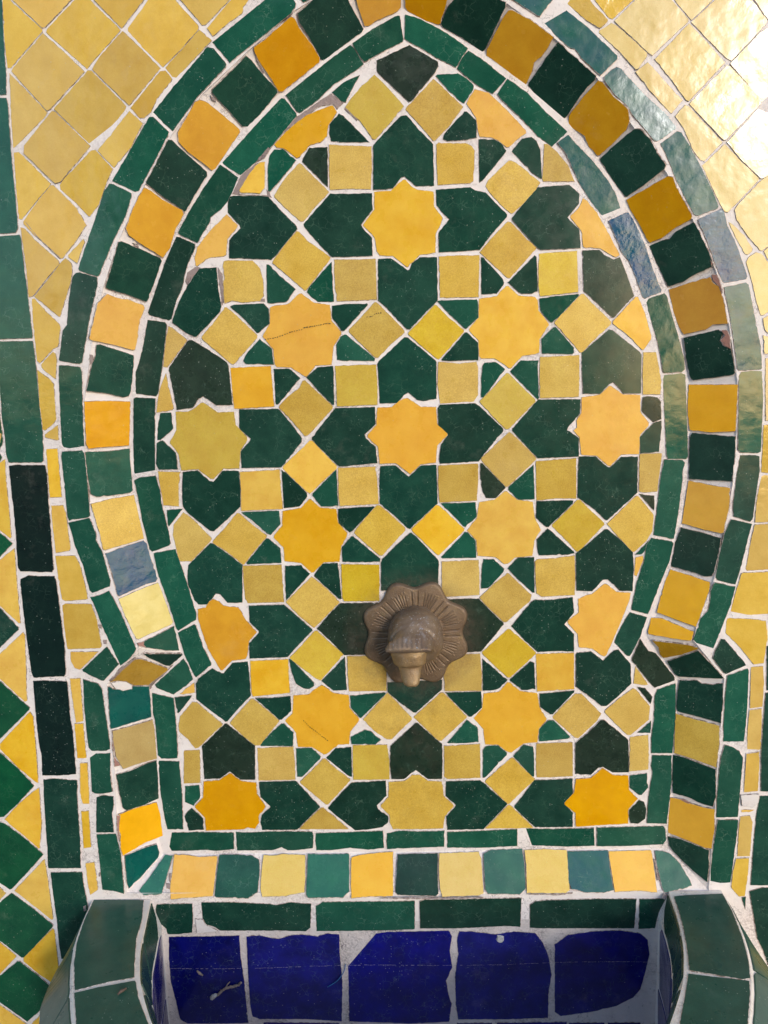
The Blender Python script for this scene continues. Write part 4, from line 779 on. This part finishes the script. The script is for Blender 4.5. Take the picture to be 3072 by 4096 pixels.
PARTS = {'F': sub('yellow_field'), 'O': sub('outer_border'), 'K': sub('checker_band'), 'B': sub('checker_sill'),
         'I': sub('inner_border'), 'S': sub('star_panel'), 'L': sub('side_border'), 'Z': sub('zigzag_panel')}
basin = thing('wall_basin', 'half-round basin with green tiled rim and deep blue tiles inside', 'basin', (0, 0, ZR))
PARTS['W'] = empty('back_panel', basin); PARTS['R'] = empty('rim', basin)
KIND = {'8': 'star_tile', 'q': 'square_tile', 'h': 'arrow_tile', 'k': 'kite_tile', 'x': 'cut_tile', '-': 'tile', 'b': 'blue_tile'}
TILT = {'F': .014, 'O': .022, 'K': .014, 'B': .010, 'I': .020, 'S': .008, 'L': .010, 'Z': .010, 'W': .008, 'R': .006}
for line in TILES.strip().split('\n'):
    head, rest = line.split(' ', 1); P = pts(rest)
    code, _, seg = head.partition(':'); g, k, col = code[0], code[1], code[2:]
    if col == 'b' and k == 'b': col = 'bb'
    if col == 't' and P[0][0] < -.05: col = 'g'  # sky-tinted green stays off the left half
    if g == 'F' and col in 'ylw': col = 'P' if P[0][0] > .2 and P[0][1] > -.05 else 'w'  # upper right field takes the glare-paled copy
    if g == 'B' and col in 'asy': col = {'a': 'A', 's': 'S', 'y': 'Y'}[col]  # sill tiles take their skylit copies
    if g == 'Z' and col == 'g': col = 'n'
    if g in 'FOLZW': fr = wall_frame(0)
    elif g in 'SI': fr = wall_frame(D)
    elif g in 'KB': fr = bevel_frame(int(seg))
    else: fr = lambda u, v, h: Vector((u, v, ZR + h))
    name = {'O': 'border_tile', 'I': 'border_tile', 'L': 'border_tile', 'F': 'field_tile', 'Z': 'zigzag_tile', 'K': 'checker_tile', 'B': 'checker_tile', 'R': 'rim_tile'}.get(g, KIND[k])
    if g == 'W' and k == '-': name = 'green_tile'
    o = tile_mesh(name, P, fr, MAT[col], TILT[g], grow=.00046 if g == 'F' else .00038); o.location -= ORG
    link(o, PARTS[g])


# the same patterns carried on past the edges of the view
def clip(P, keep):
    """Sutherland-Hodgman: keep(p) is a signed distance, positive inside"""
    out = []
    for i in range(len(P)):
        a, b = P[i - 1], P[i]; da, db = keep(a), keep(b)
        if (da > 0) != (db > 0): f = da / (da - db); out.append((a[0] + (b[0] - a[0]) * f, a[1] + (b[1] - a[1]) * f))
        if db > 0: out.append(b)
    return out
def margin(name, part, cx, cz, keeps, mats, tilt, skip=None):
    for i in range(-16, 17):
        for j in range(-24, 25):
            if (i + j) % 2: continue
            x, z = cx + i * .0369, cz + j * .0345
            P = [(x - .0362, z), (x, z - .0338), (x + .0362, z), (x, z + .0338)]
            for k in keeps: P = clip(P, k) if P else P
            if len(P) < 3 or abs(area2(P)) < 3.0e-4 or (skip and any(skip(p) for p in P)): continue
            o = tile_mesh(name, P, wall_frame(0), MAT[mats[(i if len(mats) > 1 else 0) % len(mats)]], tilt, grow=.0002); o.location -= ORG; link(o, PARTS[part])
zl = lambda p: (-.3773 - (.3757 - p[1]) * .108) - p[0] - .002            # left of the tiles laid above
zr = lambda p: p[0] - (.3685 + (.3555 - p[1]) * .0535) - .002            # right of them
up = lambda p: p[1] - (.3805 - (p[0] + .377) * .034) - .001              # above them
in_arch = lambda p: abs(p[0] - .0135) < .215 - max(0, p[1] - .355) * 1.75
margin('zigzag_tile', 'Z', -.4130, -.0500, [lambda p: -.4145 - p[0], lambda p: p[0] + .53, lambda p: .5 - p[1], lambda p: p[1] + .72, lambda p: max(zl(p), p[1] + .03)], ('n', 's'), .010)
margin('zigzag_tile', 'Z', .4340, -.0500, [lambda p: p[0] - .4345, lambda p: .53 - p[0], lambda p: .5 - p[1], lambda p: p[1] + .72], ('n', 's'), .010)
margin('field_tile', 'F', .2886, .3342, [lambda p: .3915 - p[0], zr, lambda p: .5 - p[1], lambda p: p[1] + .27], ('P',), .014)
margin('field_tile', 'F', .2886, .3342, [lambda p: p[0] + .3725, lambda p: max(0, .3665 - p[0]) , up, lambda p: .5 - p[1]], ('w',), .014, in_arch)
for x0, x1, zs in ((-.4120, -.3745, (.5, .384)), (.3940, .4320, (.5, .36, .22, .08, -.06, -.16, -.262))):
    for a, b in zip(zs[:-1], zs[1:]):
        o = tile_mesh('border_tile', [(x0, b + .0015), (x1, b + .0015), (x1, a - .0015), (x0, a - .0015)], wall_frame(0), MAT['G'], .008); o.location -= ORG; link(o, PARTS['L'])

# ---------------------------------------------------------------- chips, lime blobs and ink on the wall
M_CLAY = mortar('bare_clay', (.42, .22, .18, 1), (.14, .08, .08, 1), .5)
M_LIME = mortar('lime_blob', (.80, .76, .75, 1), (.4, .34, .33, 1), .15)
M_GRIT = mortar('dark_grit', (.34, .27, .26, 1), (.07, .05, .05, 1), 1.0, 2.5)
M_INK = NT('ink').m; M_INK.node_tree.nodes['Principled BSDF'].inputs['Base Color'].default_value = (.05, .035, .015, 1)

def blob(name, P, fr, mat, parent, h=.0009):
    o = tile_mesh(name, P, lambda u, v, hh: fr(u, v, hh + h), mat, 0, .0012, .0006); o.location -= ORG; link(o, parent)
for L_ in MARKS.strip().split('\n'):
    tag, rest = L_.split(' ', 1); P = pts(rest)
    if tag == 'ink':
        vs, fs = [], []
        for a, b in zip(P[:-1], P[1:]):
            a, b = Vector(a), Vector(b); L = (b - a).length; n = max(2, int(L / .0022))
            for i in range(n):
                p = a.lerp(b, (i + .2) / n); q = a.lerp(b, (i + rnd.uniform(.6, .95)) / n); w = Vector((0, rnd.uniform(.0003, .0007)))
                p = p + Vector((0, rnd.uniform(-.0005, .0005))); k = len(vs)
                vs += [Vector((c.x, D - .00075, c.y)) - ORG for c in (p - w, q - w * .6, q + w * .6, p + w)]; fs.append((k, k + 1, k + 2, k + 3))
        mesh('ink_mark', vs, fs, M_INK, PARTS['S'])
    else:
        g, col, seg = tag.split(':'); fr = bevel_frame(int(seg)) if g in 'KB' else wall_frame(D if g in 'SI' else 0)
        nm_, mt_ = {'clay': ('clay_chip', M_CLAY), 'lime': ('lime_blob', M_LIME), 'grit': ('grit_patch', M_GRIT)}[col]
        blob(nm_, P, fr, mt_, PARTS[g], .0009 if col != 'grit' else -.0003 if g in 'KB' else -.0001)

# ---------------------------------------------------------------- the basin
def curve(side, pin, ax, bx):
    """plan curve of one side: measured points, then an ellipse to the middle of the front"""
    P = list(pin); last = P[-1]; a0 = math.atan2(-last[1] / bx, abs(last[0]) / ax)
    k = math.hypot(last[0] / ax, last[1] / bx)
    for i in range(1, 11):
        a = a0 + (math.pi / 2 - a0) * i / 10; f = 1 + (k - 1) * (1 - i / 10)
        P.append((side * ax * f * math.cos(a), -bx * f * math.sin(a)))
    return P
inL = curve(-1, [(-.3003, 0), (-.2923, -.0450), (-.2870, -.0780), (-.2738, -.1200), (-.2613, -.1449), (-.2426, -.178)], .30, .302)
inR = curve(1, [(.2973, 0), (.2927, -.0398), (.2877, -.0679), (.2806, -.0942), (.2653, -.1344), (.2478, -.1636), (.2306, -.1907)], .30, .302)
outL = curve(-1, [(-.3685, 0), (-.3659, -.0328), (-.3598, -.0689), (-.347, -.1072), (-.3336, -.1391), (-.3161, -.1769)], .37, .345)
outR = curve(1, [(.3572, 0), (.3561, -.0354), (.3489, -.0782), (.3394, -.112), (.3271, -.1431), (.3053, -.1864)], .365, .345)
inner = inL + inR[::-1][1:]; outer = outL + outR[::-1][1:]
def resample(P, n, smooth=True):
    P = [Vector(p) for p in P]; L = [0]
    for a, b in zip(P[:-1], P[1:]): L.append(L[-1] + (b - a).length)
    out = []
    for i in range(n):
        s = L[-1] * i / (n - 1); k = max(j for j in range(len(L)) if L[j] <= s + 1e-9); k = min(k, len(P) - 2)
        out.append(P[k].lerp(P[k + 1], (s - L[k]) / (L[k + 1] - L[k])))
    if smooth:
        for _ in range(3): out = [out[0]] + [(out[i - 1] + out[i] * 2 + out[i + 1]) / 4 for i in range(1, n - 1)] + [out[-1]]
    return out
NN = 140
I_, O_ = resample(inner, NN), resample(outer, NN)
def outn(P, i):
    d = P[min(i + 1, len(P) - 1)] - P[max(i - 1, 0)]; return Vector((d.y, -d.x)).normalized()
# orientation: curve runs left -> front -> right, outward is away from the centre
def away(P, i):
    n = outn(P, i); return n if n.dot(P[i] - Vector((0, -.02))) > 0 else -n
vs, fs = [], []
DEPTH = .175; LEAN = .30          # the inside leans in as it goes down
for i in range(NN):
    a, b = I_[i], O_[i]; n = away(O_, i); ai = a - away(I_, i) * .034 * LEAN; f = min(1, i / 14, (NN - 1 - i) / 14) ** .7
    c = b + n * .034 * f
    row = [(ai.x, ai.y, -DEPTH), (ai.x, ai.y, -.0345), (a.x, a.y, -.0025), (a.x, a.y, -.0008), (b.x, b.y, -.0008), (c.x, c.y, -.036), (c.x, c.y, -.25)]
    vs += row
for i in range(NN - 1):
    for k in range(6): fs.append((i * 7 + k, (i + 1) * 7 + k, (i + 1) * 7 + k + 1, i * 7 + k + 1))
k0 = len(vs); vs += [(vs[i * 7][0], vs[i * 7][1], -DEPTH) for i in range(NN)]; fs.append(tuple(range(k0, k0 + NN)))
k0 = len(vs); vs += [(vs[i * 7 + 6][0], vs[i * 7 + 6][1], -.25) for i in range(NN)]; fs.append(tuple(range(k0, k0 + NN)))
mesh('basin_shell', vs, fs, M_RIM, basin)
# cement behind the blue tiles of the back panel, a hair proud of the wall bed
mesh('cement_bed', [(-.295, .0004, -.034), (.292, .0004, -.034), (.292, .0004, -DEPTH), (-.295, .0004, -DEPTH)], [(0, 1, 2, 3)], M_CEM, basin)

# pale dotted tide mark across the blue tiles
M_TIDE = mortar('tide_mark', (.24, .23, .36, 1), (.12, .12, .2, 1), .3)
vs, fs = [], []; x = -.285
while x < .275:
    w = rnd.uniform(.0008, .004); z = -.6712 - ZR - .0012 * math.sin(x * 23) + rnd.uniform(-.0003, .0003); hgt = rnd.uniform(.00012, .00035)
    if rnd.random() < .8:
        k = len(vs); vs += [(x, -.0009, z - hgt), (x + w, -.0009, z - hgt * .7), (x + w, -.0009, z + hgt * .7), (x, -.0009, z + hgt)]; fs.append((k, k + 1, k + 2, k + 3))
    x += w + rnd.uniform(.0002, .0012)
mesh('tide_mark', vs, fs, M_TIDE, basin)

def arc(P):
    L = [0]
    for a, b in zip(P[:-1], P[1:]): L.append(L[-1] + (b - a).length)
    return L
def strip_frame(P, slant=None):
    """u = run along the curve, v = down; h = off the surface"""
    L = arc(P)
    def fr(u, v, h):
        u = min(max(u, 0), L[-1]); k = max(j for j in range(len(L)) if L[j] <= u + 1e-9); k = min(k, len(P) - 2)
        p = P[k].lerp(P[k + 1], (u - L[k]) / (L[k + 1] - L[k])); n = away(P, k).lerp(away(P, k + 1), (u - L[k]) / (L[k + 1] - L[k]))
        if slant is None: q = p - n * (h + min(-v, .034) * LEAN); z = v
        else:
            f = min(1, u / (14 * L[-1] / NN), (L[-1] - u) / (14 * L[-1] / NN)) ** .7
            q = p + n * (-v * slant * f + h * .7); z = v + h * .7
        return Vector((q.x, q.y, ZR + z))
    return fr
def strip(name, part, fr, polys, mat, h=.0008):
    for P in polys:
        # long edges follow the curve, so put extra points on them
        Q = []
        for i in range(len(P)):
            a, b = Vector(P[i]), Vector(P[(i + 1) % len(P)]); k = max(1, int((b - a).length / .006))
            Q += [tuple(a.lerp(b, j / k)) for j in range(k)]
        R = outline(Q, .006, .0003); n = len(R); c = sum((p for p, _ in R), Vector((0, 0))) / n
        us = sorted(set([p.x for p, _ in R])); lo_u, hi_u = us[0], us[-1]
        # slice into columns so that the face bends with the wall
        cols = max(1, int((hi_u - lo_u) / .006)); org = fr(c.x, c.y, h)
        def span(u):
            ys = []
            for i in range(n):
                a, b = R[i][0], R[(i + 1) % n][0]
                if (a.x - u) * (b.x - u) <= 0 and abs(a.x - b.x) > 1e-9: ys.append(a.y + (b.y - a.y) * (u - a.x) / (b.x - a.x))
            return (min(ys), max(ys)) if ys else (c.y, c.y)
        vs, fs = [], []
        for j in range(cols + 1):
            u = lo_u + (hi_u - lo_u) * (j + (.02 if j == 0 else -.02 if j == cols else 0)) / cols; y0, y1 = span(u)
            b_ = .0005
            for vv, hh in ((y0, h - .003), (y0, h - b_), (y0 + b_, h), (y1 - b_, h), (y1, h - b_), (y1, h - .003)): vs.append(fr(u, vv, hh) - org)
        for j in range(cols):
            for k in range(5): fs.append((j * 6 + k, (j + 1) * 6 + k, (j + 1) * 6 + k + 1, j * 6 + k + 1))
        fs += [tuple(range(6)), tuple(range(cols * 6, cols * 6 + 6))]
        o = mesh(name, vs, fs, mat, part, org - ORG)
LI, LO = arc(I_)[-1], arc(O_)[-1]
side = empty('inner_wall', basin); sfr = strip_frame(I_)
# green band under the rim, joints leaning like the photograph's
g_ = .0022; u = .004; polys = []; n_ = 0
while u < LI - .01:
    w = (.058, .062, .07)[n_ % 3]; lean = .022 if n_ % 2 == 0 else -.006
    u2 = min(u + w, LI - .004)
    if n_ == 0: polys.append([(.003, -.004), (.064, -.004), (.092, -.031), (.026, -.031), (.010, -.020)])
    elif n_ == 1: polys.append([(.069, -.004), (.135, -.004), (.135, -.031), (.097, -.031)]); u2 = .137
    else: polys.append([(u, -.004), (u2, -.004), (u2, -.031), (u, -.031)])
    if n_ == 0: u2 = .048
    u = u2 + g_; n_ += 1
mir = [[(LI - a, b) for a, b in P][::-1] for P in polys[:2]]
keep = [P for P in polys if max(a for a, _ in P) < LI - .137] + mir
strip('side_tile', side, sfr, keep, MAT['d2'])
blues = []; u = .012
while u < LI - .02:
    w = .072 + .01 * math.sin(u * 40); u2 = min(u + w, LI - .012)
    blues.append([(u, -.040), (u + .010, -.036), (u2 - .004, -.036), (u2, -.044), (u2 - .002, -.112), (u + .004, -.114)])
    blues.append([(u + .002, -.118), (u2, -.118), (u2 - .002, -.170), (u, -.170)])
    u = u2 + .005
strip('blue_tile', side, sfr, blues, MAT['bb'])
# outer flank of the rim, flaring out under the top
flank = empty('outer_flank', basin); ofr = strip_frame(O_, 1.0)
polys = []; u = .006
while u < LO - .02:
    u2 = min(u + .07, LO - .006)
    polys.append([(u, -.0035), (u2 - .002, -.0035), (u2 + .018 if u2 < LO - .03 else u2, -.033), (u + (.018 if u > .01 else 0), -.033)]); u = u2 + .0005
strip('flank_tile', flank, ofr, polys, MAT['d'])
# remaining rim top tiles round the front
top = PARTS['R']; cut = [.345 * LI * 0 + .19, LI - .195]
iarc, oarc = arc(I_), arc(O_)
def at(P, A, u):
    u = min(max(u, 0), A[-1]); k = min(max(j for j in range(len(A)) if A[j] <= u + 1e-9), len(P) - 2)
    return P[k].lerp(P[k + 1], (u - A[k]) / (A[k + 1] - A[k]))
nseg = 6
for s in range(nseg):
    a0 = .315 + (.685 - .315) * s / nseg; a1 = .315 + (.685 - .315) * (s + 1) / nseg; e = .003
    Pi = [at(I_, iarc, (a0 + (a1 - a0) * t / 4) * LI + (e if t == 0 else -e if t == 4 else 0)) for t in range(5)]
    Po = [at(O_, oarc, (a0 + (a1 - a0) * t / 4) * LO + (e if t == 0 else -e if t == 4 else 0)) for t in range(5)]
    Q = []
    for a, b in zip(Pi, Po): d_ = (b - a).normalized(); Q.append((a + d_ * .004, b - d_ * .004))
    P = [tuple(q[0]) for q in Q] + [tuple(q[1]) for q in Q[::-1]]
    o = tile_mesh('rim_tile', P, lambda u, v, h: Vector((u, v, ZR + h)), MAT['d'], .004); o.location -= ORG; link(o, top)

# ---------------------------------------------------------------- the brass spout
def brass(name, base=(.215, .150, .095, 1), shiny=.45):
    t = NT(name); v = t.n('TexCoord').outputs['Object']
    a = t.noise(v, 60, 5, .65)
    c = t.mix(t.ramp(a, .35, .7), base, tuple(x * k for x, k in zip(base, (.72, .66, .66, 1))))
    c = t.mix(t.ramp(t.noise(v, 130, 4, .7), .55, .75, 0, .5), c, (.30, .22, .10, 1))
    film = t.ramp(t.noise(v, 75, 5, .7), .56, .70, 0, shiny)
    c = t.mix(film, c, (.30, .29, .31, 1))
    sp_ = t.math('MULTIPLY', t.ramp(t.noise(v, 420, 3, .6), .62, .68, 0, 1), t.ramp(t.noise(v, 50, 2), .42, .6, 0, shiny))
    c = t.mix(sp_, c, (.62, .66, .72, 1))
    t.l(c, t.b.inputs['Base Color']); t.b.inputs['Metallic'].default_value = .35
    t.l(t.ramp(t.noise(v, 90, 4, .6), .35, .7, .52, .30), t.b.inputs['Roughness'])
    n = t.bump(t.noise(v, 500, 4, .7), .9, .0006); n = t.bump(t.noise(v, 110, 2), .4, .0008, n); t.l(n, t.b.inputs['Normal'])
    return t.m
M_HEAD2 = brass('worn_brass', (.33, .23, .12, 1), .25); M_BR = brass('tarnished_brass', shiny=.12); M_HEAD = brass('limescaled_brass', (.25, .185, .13, 1), .85)
SX, SZ = .0147, -.2747
spout = thing('water_spout', 'tarnished brass water spout with an eight-petal flange, stub head and open beak', 'spout', (SX, D, SZ))
NR, NA = 74, 720; RO = .0620; vs, fs = [], []
def pr(a): return RO * (.925 + .072 * -math.cos(8 * (a - math.pi / 2)) + .012 * noise.noise(Vector((math.cos(a) * 2, math.sin(a) * 2, 3))))
def groove(d, w): return math.exp(-(d / w) ** 2)
for i in range(NR + 1):
    for j in range(NA):
        a = 2 * math.pi * j / NA; R_ = pr(a); s = .30 + .70 * i / NR; r = R_ * s
        h = .0048 + .0022 * math.sin(min(1, (1 - s) / .55) * math.pi / 2)
        edge = (1 - s) / .055
        if edge < 1: h -= .0026 * (1 - edge) ** 2
        ph = (a - math.pi / 2) % (math.pi / 4)           # 0 and pi/4 at the notches
        dn = min(ph, math.pi / 4 - ph) * r
        if .45 < s < .93: h -= .0013 * groove(dn - .0027 - .002 * (s - .5), .00062) * min(1, (.93 - s) * 12)
        pc = ph - math.pi / 8                             # fan of short cuts in each petal
        sg = (r - .040) / .010
        if -1 < sg < 1:
            for q in (-2, -1, 0, 1, 2):
                d = pc * r - q * (.0020 + .0010 * (r - .032) / .01)
                h -= .0011 * groove(d, .00050) * min(1, (1 - abs(sg + (.15 * abs(q) if sg > 0 else 0))) * 3 if abs(sg) < 1 else 0)
        vs.append((r * math.cos(a), -h, r * math.sin(a)))
for i in range(NR):
    for j in range(NA):
        k = (j + 1) % NA; fs.append((i * NA + j, i * NA + k, (i + 1) * NA + k, (i + 1) * NA + j))
b0 = NR * NA; k0 = len(vs)
for j in range(NA): x, y, z = vs[b0 + j]; vs.append((x * 1.0, 0, z * 1.0))
for j in range(NA): k = (j + 1) % NA; fs.append((b0 + j, b0 + k, k0 + k, k0 + j))
mesh('flange', vs, fs, M_BR, spout, smooth=True)

def ring_xz(t, cx, hw, top, bot, n=96, e=2.0):
    R = []; cz = (top + bot) / 2 if bot > -.0295 else (top + bot) / 2
    mid = max(bot + .0015, min(cz, 0) if bot < -.01 else bot + .002)
    for k in range(n):
        a = 2 * math.pi * k / n; c, s = math.cos(a), math.sin(a)
        up = top - mid; dn = mid - bot; ee = 2 / (2.0 if s >= 0 else 2.6)
        x = hw * math.copysign(abs(c) ** ee, c); z = (up if s >= 0 else dn) * math.copysign(abs(s) ** ee, s) + mid
        R.append(Vector((cx + x, -t, z)))
    return R
def interp(keys, m):
    out = []
    for a, b in zip(keys[:-1], keys[1:]):
        for i in range(m):
            f = i / m; out.append(tuple(x + (y - x) * f for x, y in zip(a, b)))
    out.append(keys[-1])
    for _ in range(2): out = [out[0]] + [tuple((p + 2 * q + r) / 4 for p, q, r in zip(out[i - 1], out[i], out[i + 1])) for i in range(1, len(out) - 1)] + [out[-1]]
    return out
def loft(name, rings, mat, parent, cap=True):
    n = len(rings[0]); vs = [v for R in rings for v in R]; fs = []
    for i in range(len(rings) - 1):
        for j in range(n): k = (j + 1) % n; fs.append((i * n + j, i * n + k, (i + 1) * n + k, (i + 1) * n + j))
    if cap: fs.append(tuple(range((len(rings) - 1) * n, len(rings) * n))); fs.append(tuple(range(n)))
    return mesh(name, vs, fs, mat, parent, smooth=True)
def lump(R, amp, sc, seed):
    return [v + (Vector((v.x, 0, v.z))).normalized() * amp * noise.noise(v * sc + Vector((seed, 0, 0))) for v in R]
# (out, centre x, half width, top, bottom)
HEAD = [(.003, .000, .0298, .0325, -.0275), (.016, .000, .0305, .0340, -.0275), (.026, -.001, .0300, .0335, -.0270), (.034, -.002, .0280, .0300, -.0230),
        (.041, -.0035, .0255, .0245, -.0120), (.048, -.0060, .0236, .0175, -.0040), (.054, -.0085, .0240, .0125, -.0020), (.0595, -.0092, .0242, .0070, -.0016), (.0620, -.0092, .0238, .0035, -.0016)]
rings = [ring_xz(*k) for k in interp(HEAD, 7)]
R2 = []
for R in rings:
    Q = lump(lump(R, .0012, 80, 5), .0006, 230, 8); t = -R[0].y
    if t > .050:   # combed lines over the brow
        Q = [v + Vector((0, -.0006, .0005)) * max(0, math.sin(v.x * 1250)) * (1 if v.z > 0 else 0) * min(1, (t - .050) / .004) for v in Q]
    R2.append(Q)
loft('head', R2, M_HEAD, spout)
def ring_xy(z, cx, cy, hw, hd, n=64):
    return [Vector((cx + hw * math.copysign(abs(math.cos(2 * math.pi * k / n)) ** .8, math.cos(2 * math.pi * k / n)), -cy - hd * math.sin(2 * math.pi * k / n), z)) for k in range(n)]
JAW = [(.002, -.0085, .030, .0225, .020), (-.005, -.0085, .031, .0222, .0185), (-.0095, -.0083, .035, .0206, .0165), (-.017, -.0080, .038, .0182, .0135), (-.0210, -.0078, .040, .0168, .0110),
       (-.0235, -.0074, .040, .0128, .0080), (-.031, -.0070, .043, .0108, .0068), (-.038, -.0066, .0465, .0092, .0060), (-.0415, -.0064, .0480, .0080, .0052), (-.0430, -.0064, .0485, .0055, .0035)]
rings = [lump(lump(ring_xy(z, cx, cy, hw, hd), .0008, 90, 9), .0004, 260, 2) for z, cx, cy, hw, hd in interp(JAW, 5)]
loft('beak', rings, M_HEAD2, spout)

# ---------------------------------------------------------------- loose bits in the basin
def tube(P, rad, n=6):
    vs, fs = [], []; P = [Vector(p) for p in P]
    for i, p in enumerate(P):
        d = (P[min(i + 1, len(P) - 1)] - P[max(i - 1, 0)]).normalized(); u = d.cross(Vector((0, 1, .1))).normalized(); w = d.cross(u)
        r = rad if isinstance(rad, (int, float)) else rad[i]
        for k in range(n): a = 2 * math.pi * k / n; vs.append(p + (u * math.cos(a) + w * math.sin(a)) * r)
    for i in range(len(P) - 1):
        for k in range(n): j = (k + 1) % n; fs.append((i * n + k, i * n + j, (i + 1) * n + j, (i + 1) * n + k))
    fs += [tuple(range(n)), tuple(range((len(P) - 1) * n, len(P) * n))]
    return vs, fs
def plain(name, col, rough=.7):
    t = NT(name); v = t.n('TexCoord').outputs['Object']
    c = t.mix(t.ramp(t.noise(v, 600, 4, .7), .35, .65), col, tuple(x * .55 for x in col[:3]) + (1,)); t.l(c, t.b.inputs['Base Color'])
    t.b.inputs['Roughness'].default_value = rough; t.l(t.bump(t.noise(v, 900, 3), .6, .0003), t.b.inputs['Normal']); return t.m
def bit(name, label, cat, P, rad, mat, n=6, jag=0.0):
    c = Vector(P[0]); Q = [Vector(p) - c for p in P]
    if jag: Q = [q + Vector((rnd.uniform(-1, 1), rnd.uniform(-.4, 0), rnd.uniform(-1, 1))) * jag for q in Q]
    vs, fs = tube(Q, rad, n); o = mesh(name, vs, fs, mat, None, c, smooth=True); o['label'] = label; o['category'] = cat
    return o
def path(pts_, m=6):
    out = []; P = [Vector(p) for p in pts_]
    for i in range(len(P) - 1):
        p0, p1, p2, p3 = P[max(i - 1, 0)], P[i], P[i + 1], P[min(i + 2, len(P) - 1)]
        for k in range(m):
            t = k / m; out.append(.5 * (2 * p1 + (p2 - p0) * t + (2 * p0 - 5 * p1 + 4 * p2 - p3) * t * t + (3 * p1 - p0 - 3 * p2 + p3) * t ** 3))
    return out + [P[-1]]
M_TWIG = plain('dry_twig', (.34, .27, .24, 1)); M_BLUE = plain('blue_fibre', (.03, .19, .50, 1), .4); M_BARK = plain('brown_bark', (.16, .11, .09, 1)); M_CHALK = plain('chalk', (.68, .66, .64, 1))
p = path([(-.2362, -.0022, -.7095), (-.2290, -.0026, -.7050), (-.2220, -.0022, -.6985), (-.2140, -.0026, -.6950), (-.2050, -.0022, -.6935), (-.2010, -.002, -.6895)])
tw = thing('dead_twig', 'dry grey twig with a white lump, stuck on the blue tile at left', 'twig', (-.2362, -.0022, -.7095))
def tb(name, P, rad, mat, jag=0, n=6):
    Q = [Vector(q) - Vector(tw.location) + Vector((rnd.uniform(-1, 1), 0, rnd.uniform(-1, 1))) * jag for q in P]; vs, fs = tube(Q, rad, n); mesh(name, vs, fs, mat, tw, smooth=True)
tb('stem', p, [.0009 + .0009 * abs(math.sin(i * 1.7)) for i in range(len(p))], M_TWIG, .0006)
tb('side_shoot', [(-.2195, -.002, -.6965), (-.2170, -.002, -.6920), (-.2140, -.002, -.6890)], .0007, M_TWIG, .0002)
tb('white_lump', path([(-.2375, -.003, -.7105), (-.2345, -.003, -.7075), (-.2300, -.003, -.7045)], 5), [.0012, .0022, .0028, .0022, .0026, .0030, .0022, .0026, .0021, .0016, .0010], M_CHALK, .0004, 8)
bit('blue_thread', 'thin bright blue plastic thread on the blue back tile', 'thread', path([(-.0767, -.0018, -.6680), (-.0780, -.0024, -.6745), (-.0815, -.0028, -.6814), (-.0880, -.0022, -.6900), (-.0991, -.0018, -.6979)]), .00055, M_BLUE)
bit('bark_sliver', 'short brown sliver of bark lying on the left green rim', 'debris', [(-.2868, -.1445, ZR + .0022), (-.2845, -.1415, ZR + .003), (-.2806, -.1370, ZR + .0022)], [.0008, .0016, .0009], M_BARK)
bit('twig_scrap', 'small brown scrap on the blue tile left of the white-tipped twig', 'debris', [(-.2520, -.0018, -.6735), (-.2490, -.0024, -.6765), (-.2455, -.0018, -.6800)], [.0008, .0016, .0007], M_TWIG)
def flake(name, label, c, s, mat):
    vs = []; n = 11
    for k in range(n):
        a = 2 * math.pi * k / n; r = s * rnd.uniform(.7, 1.1); vs.append((r * math.cos(a), .0008, r * math.sin(a)))
    vs += [(x * .8, -.0010, z * .8) for x, y, z in vs]; fs = [(k, (k + 1) % n, n + (k + 1) % n, n + k) for k in range(n)] + [tuple(range(n, 2 * n))]
    o = mesh(name, vs, fs, mat, None, c); o['label'] = label; o['category'] = 'debris'
flake('lime_flake', 'square white lime flake at the top of the fourth blue tile', (.1047, -.0012, -.6379), .0052, M_CHALK)

# ---------------------------------------------------------------- ground below the wall
gm = mortar('stone_ground', (.16, .15, .14, 1), (.08, .07, .07, 1), .5, 3)  # unseen ground, added to catch reflections and bounce light
gr = mesh('ground', [(-60, -60, -1.2), (60, -60, -1.2), (60, .3, -1.2), (-60, .3, -1.2)], [(0, 1, 2, 3)], gm); gr['kind'] = 'structure'
gr['label'] = 'unseen stone ground in front of the fountain wall, added for reflections'
# unseen block added behind the camera, shaped to keep low sky off the glazes
hm = mortar('blocker_brown', (.12, .10, .085, 1), (.05, .045, .04, 1), .5, 3)
hs = [(-2.2, -5.3), (1.85, -5.3), (1.85, -9), (-2.2, -9)]
hv = [(x, y, -1.2) for x, y in hs] + [(x, y, 3.1) for x, y in hs]
ho = mesh('low_sky_blocker', hv, [(0, 1, 5, 4), (1, 2, 6, 5), (2, 3, 7, 6), (3, 0, 4, 7), (4, 5, 6, 7)], hm); ho['kind'] = 'structure'
ho['label'] = 'plain brown block out of view, added to darken the reflections in the glazes'
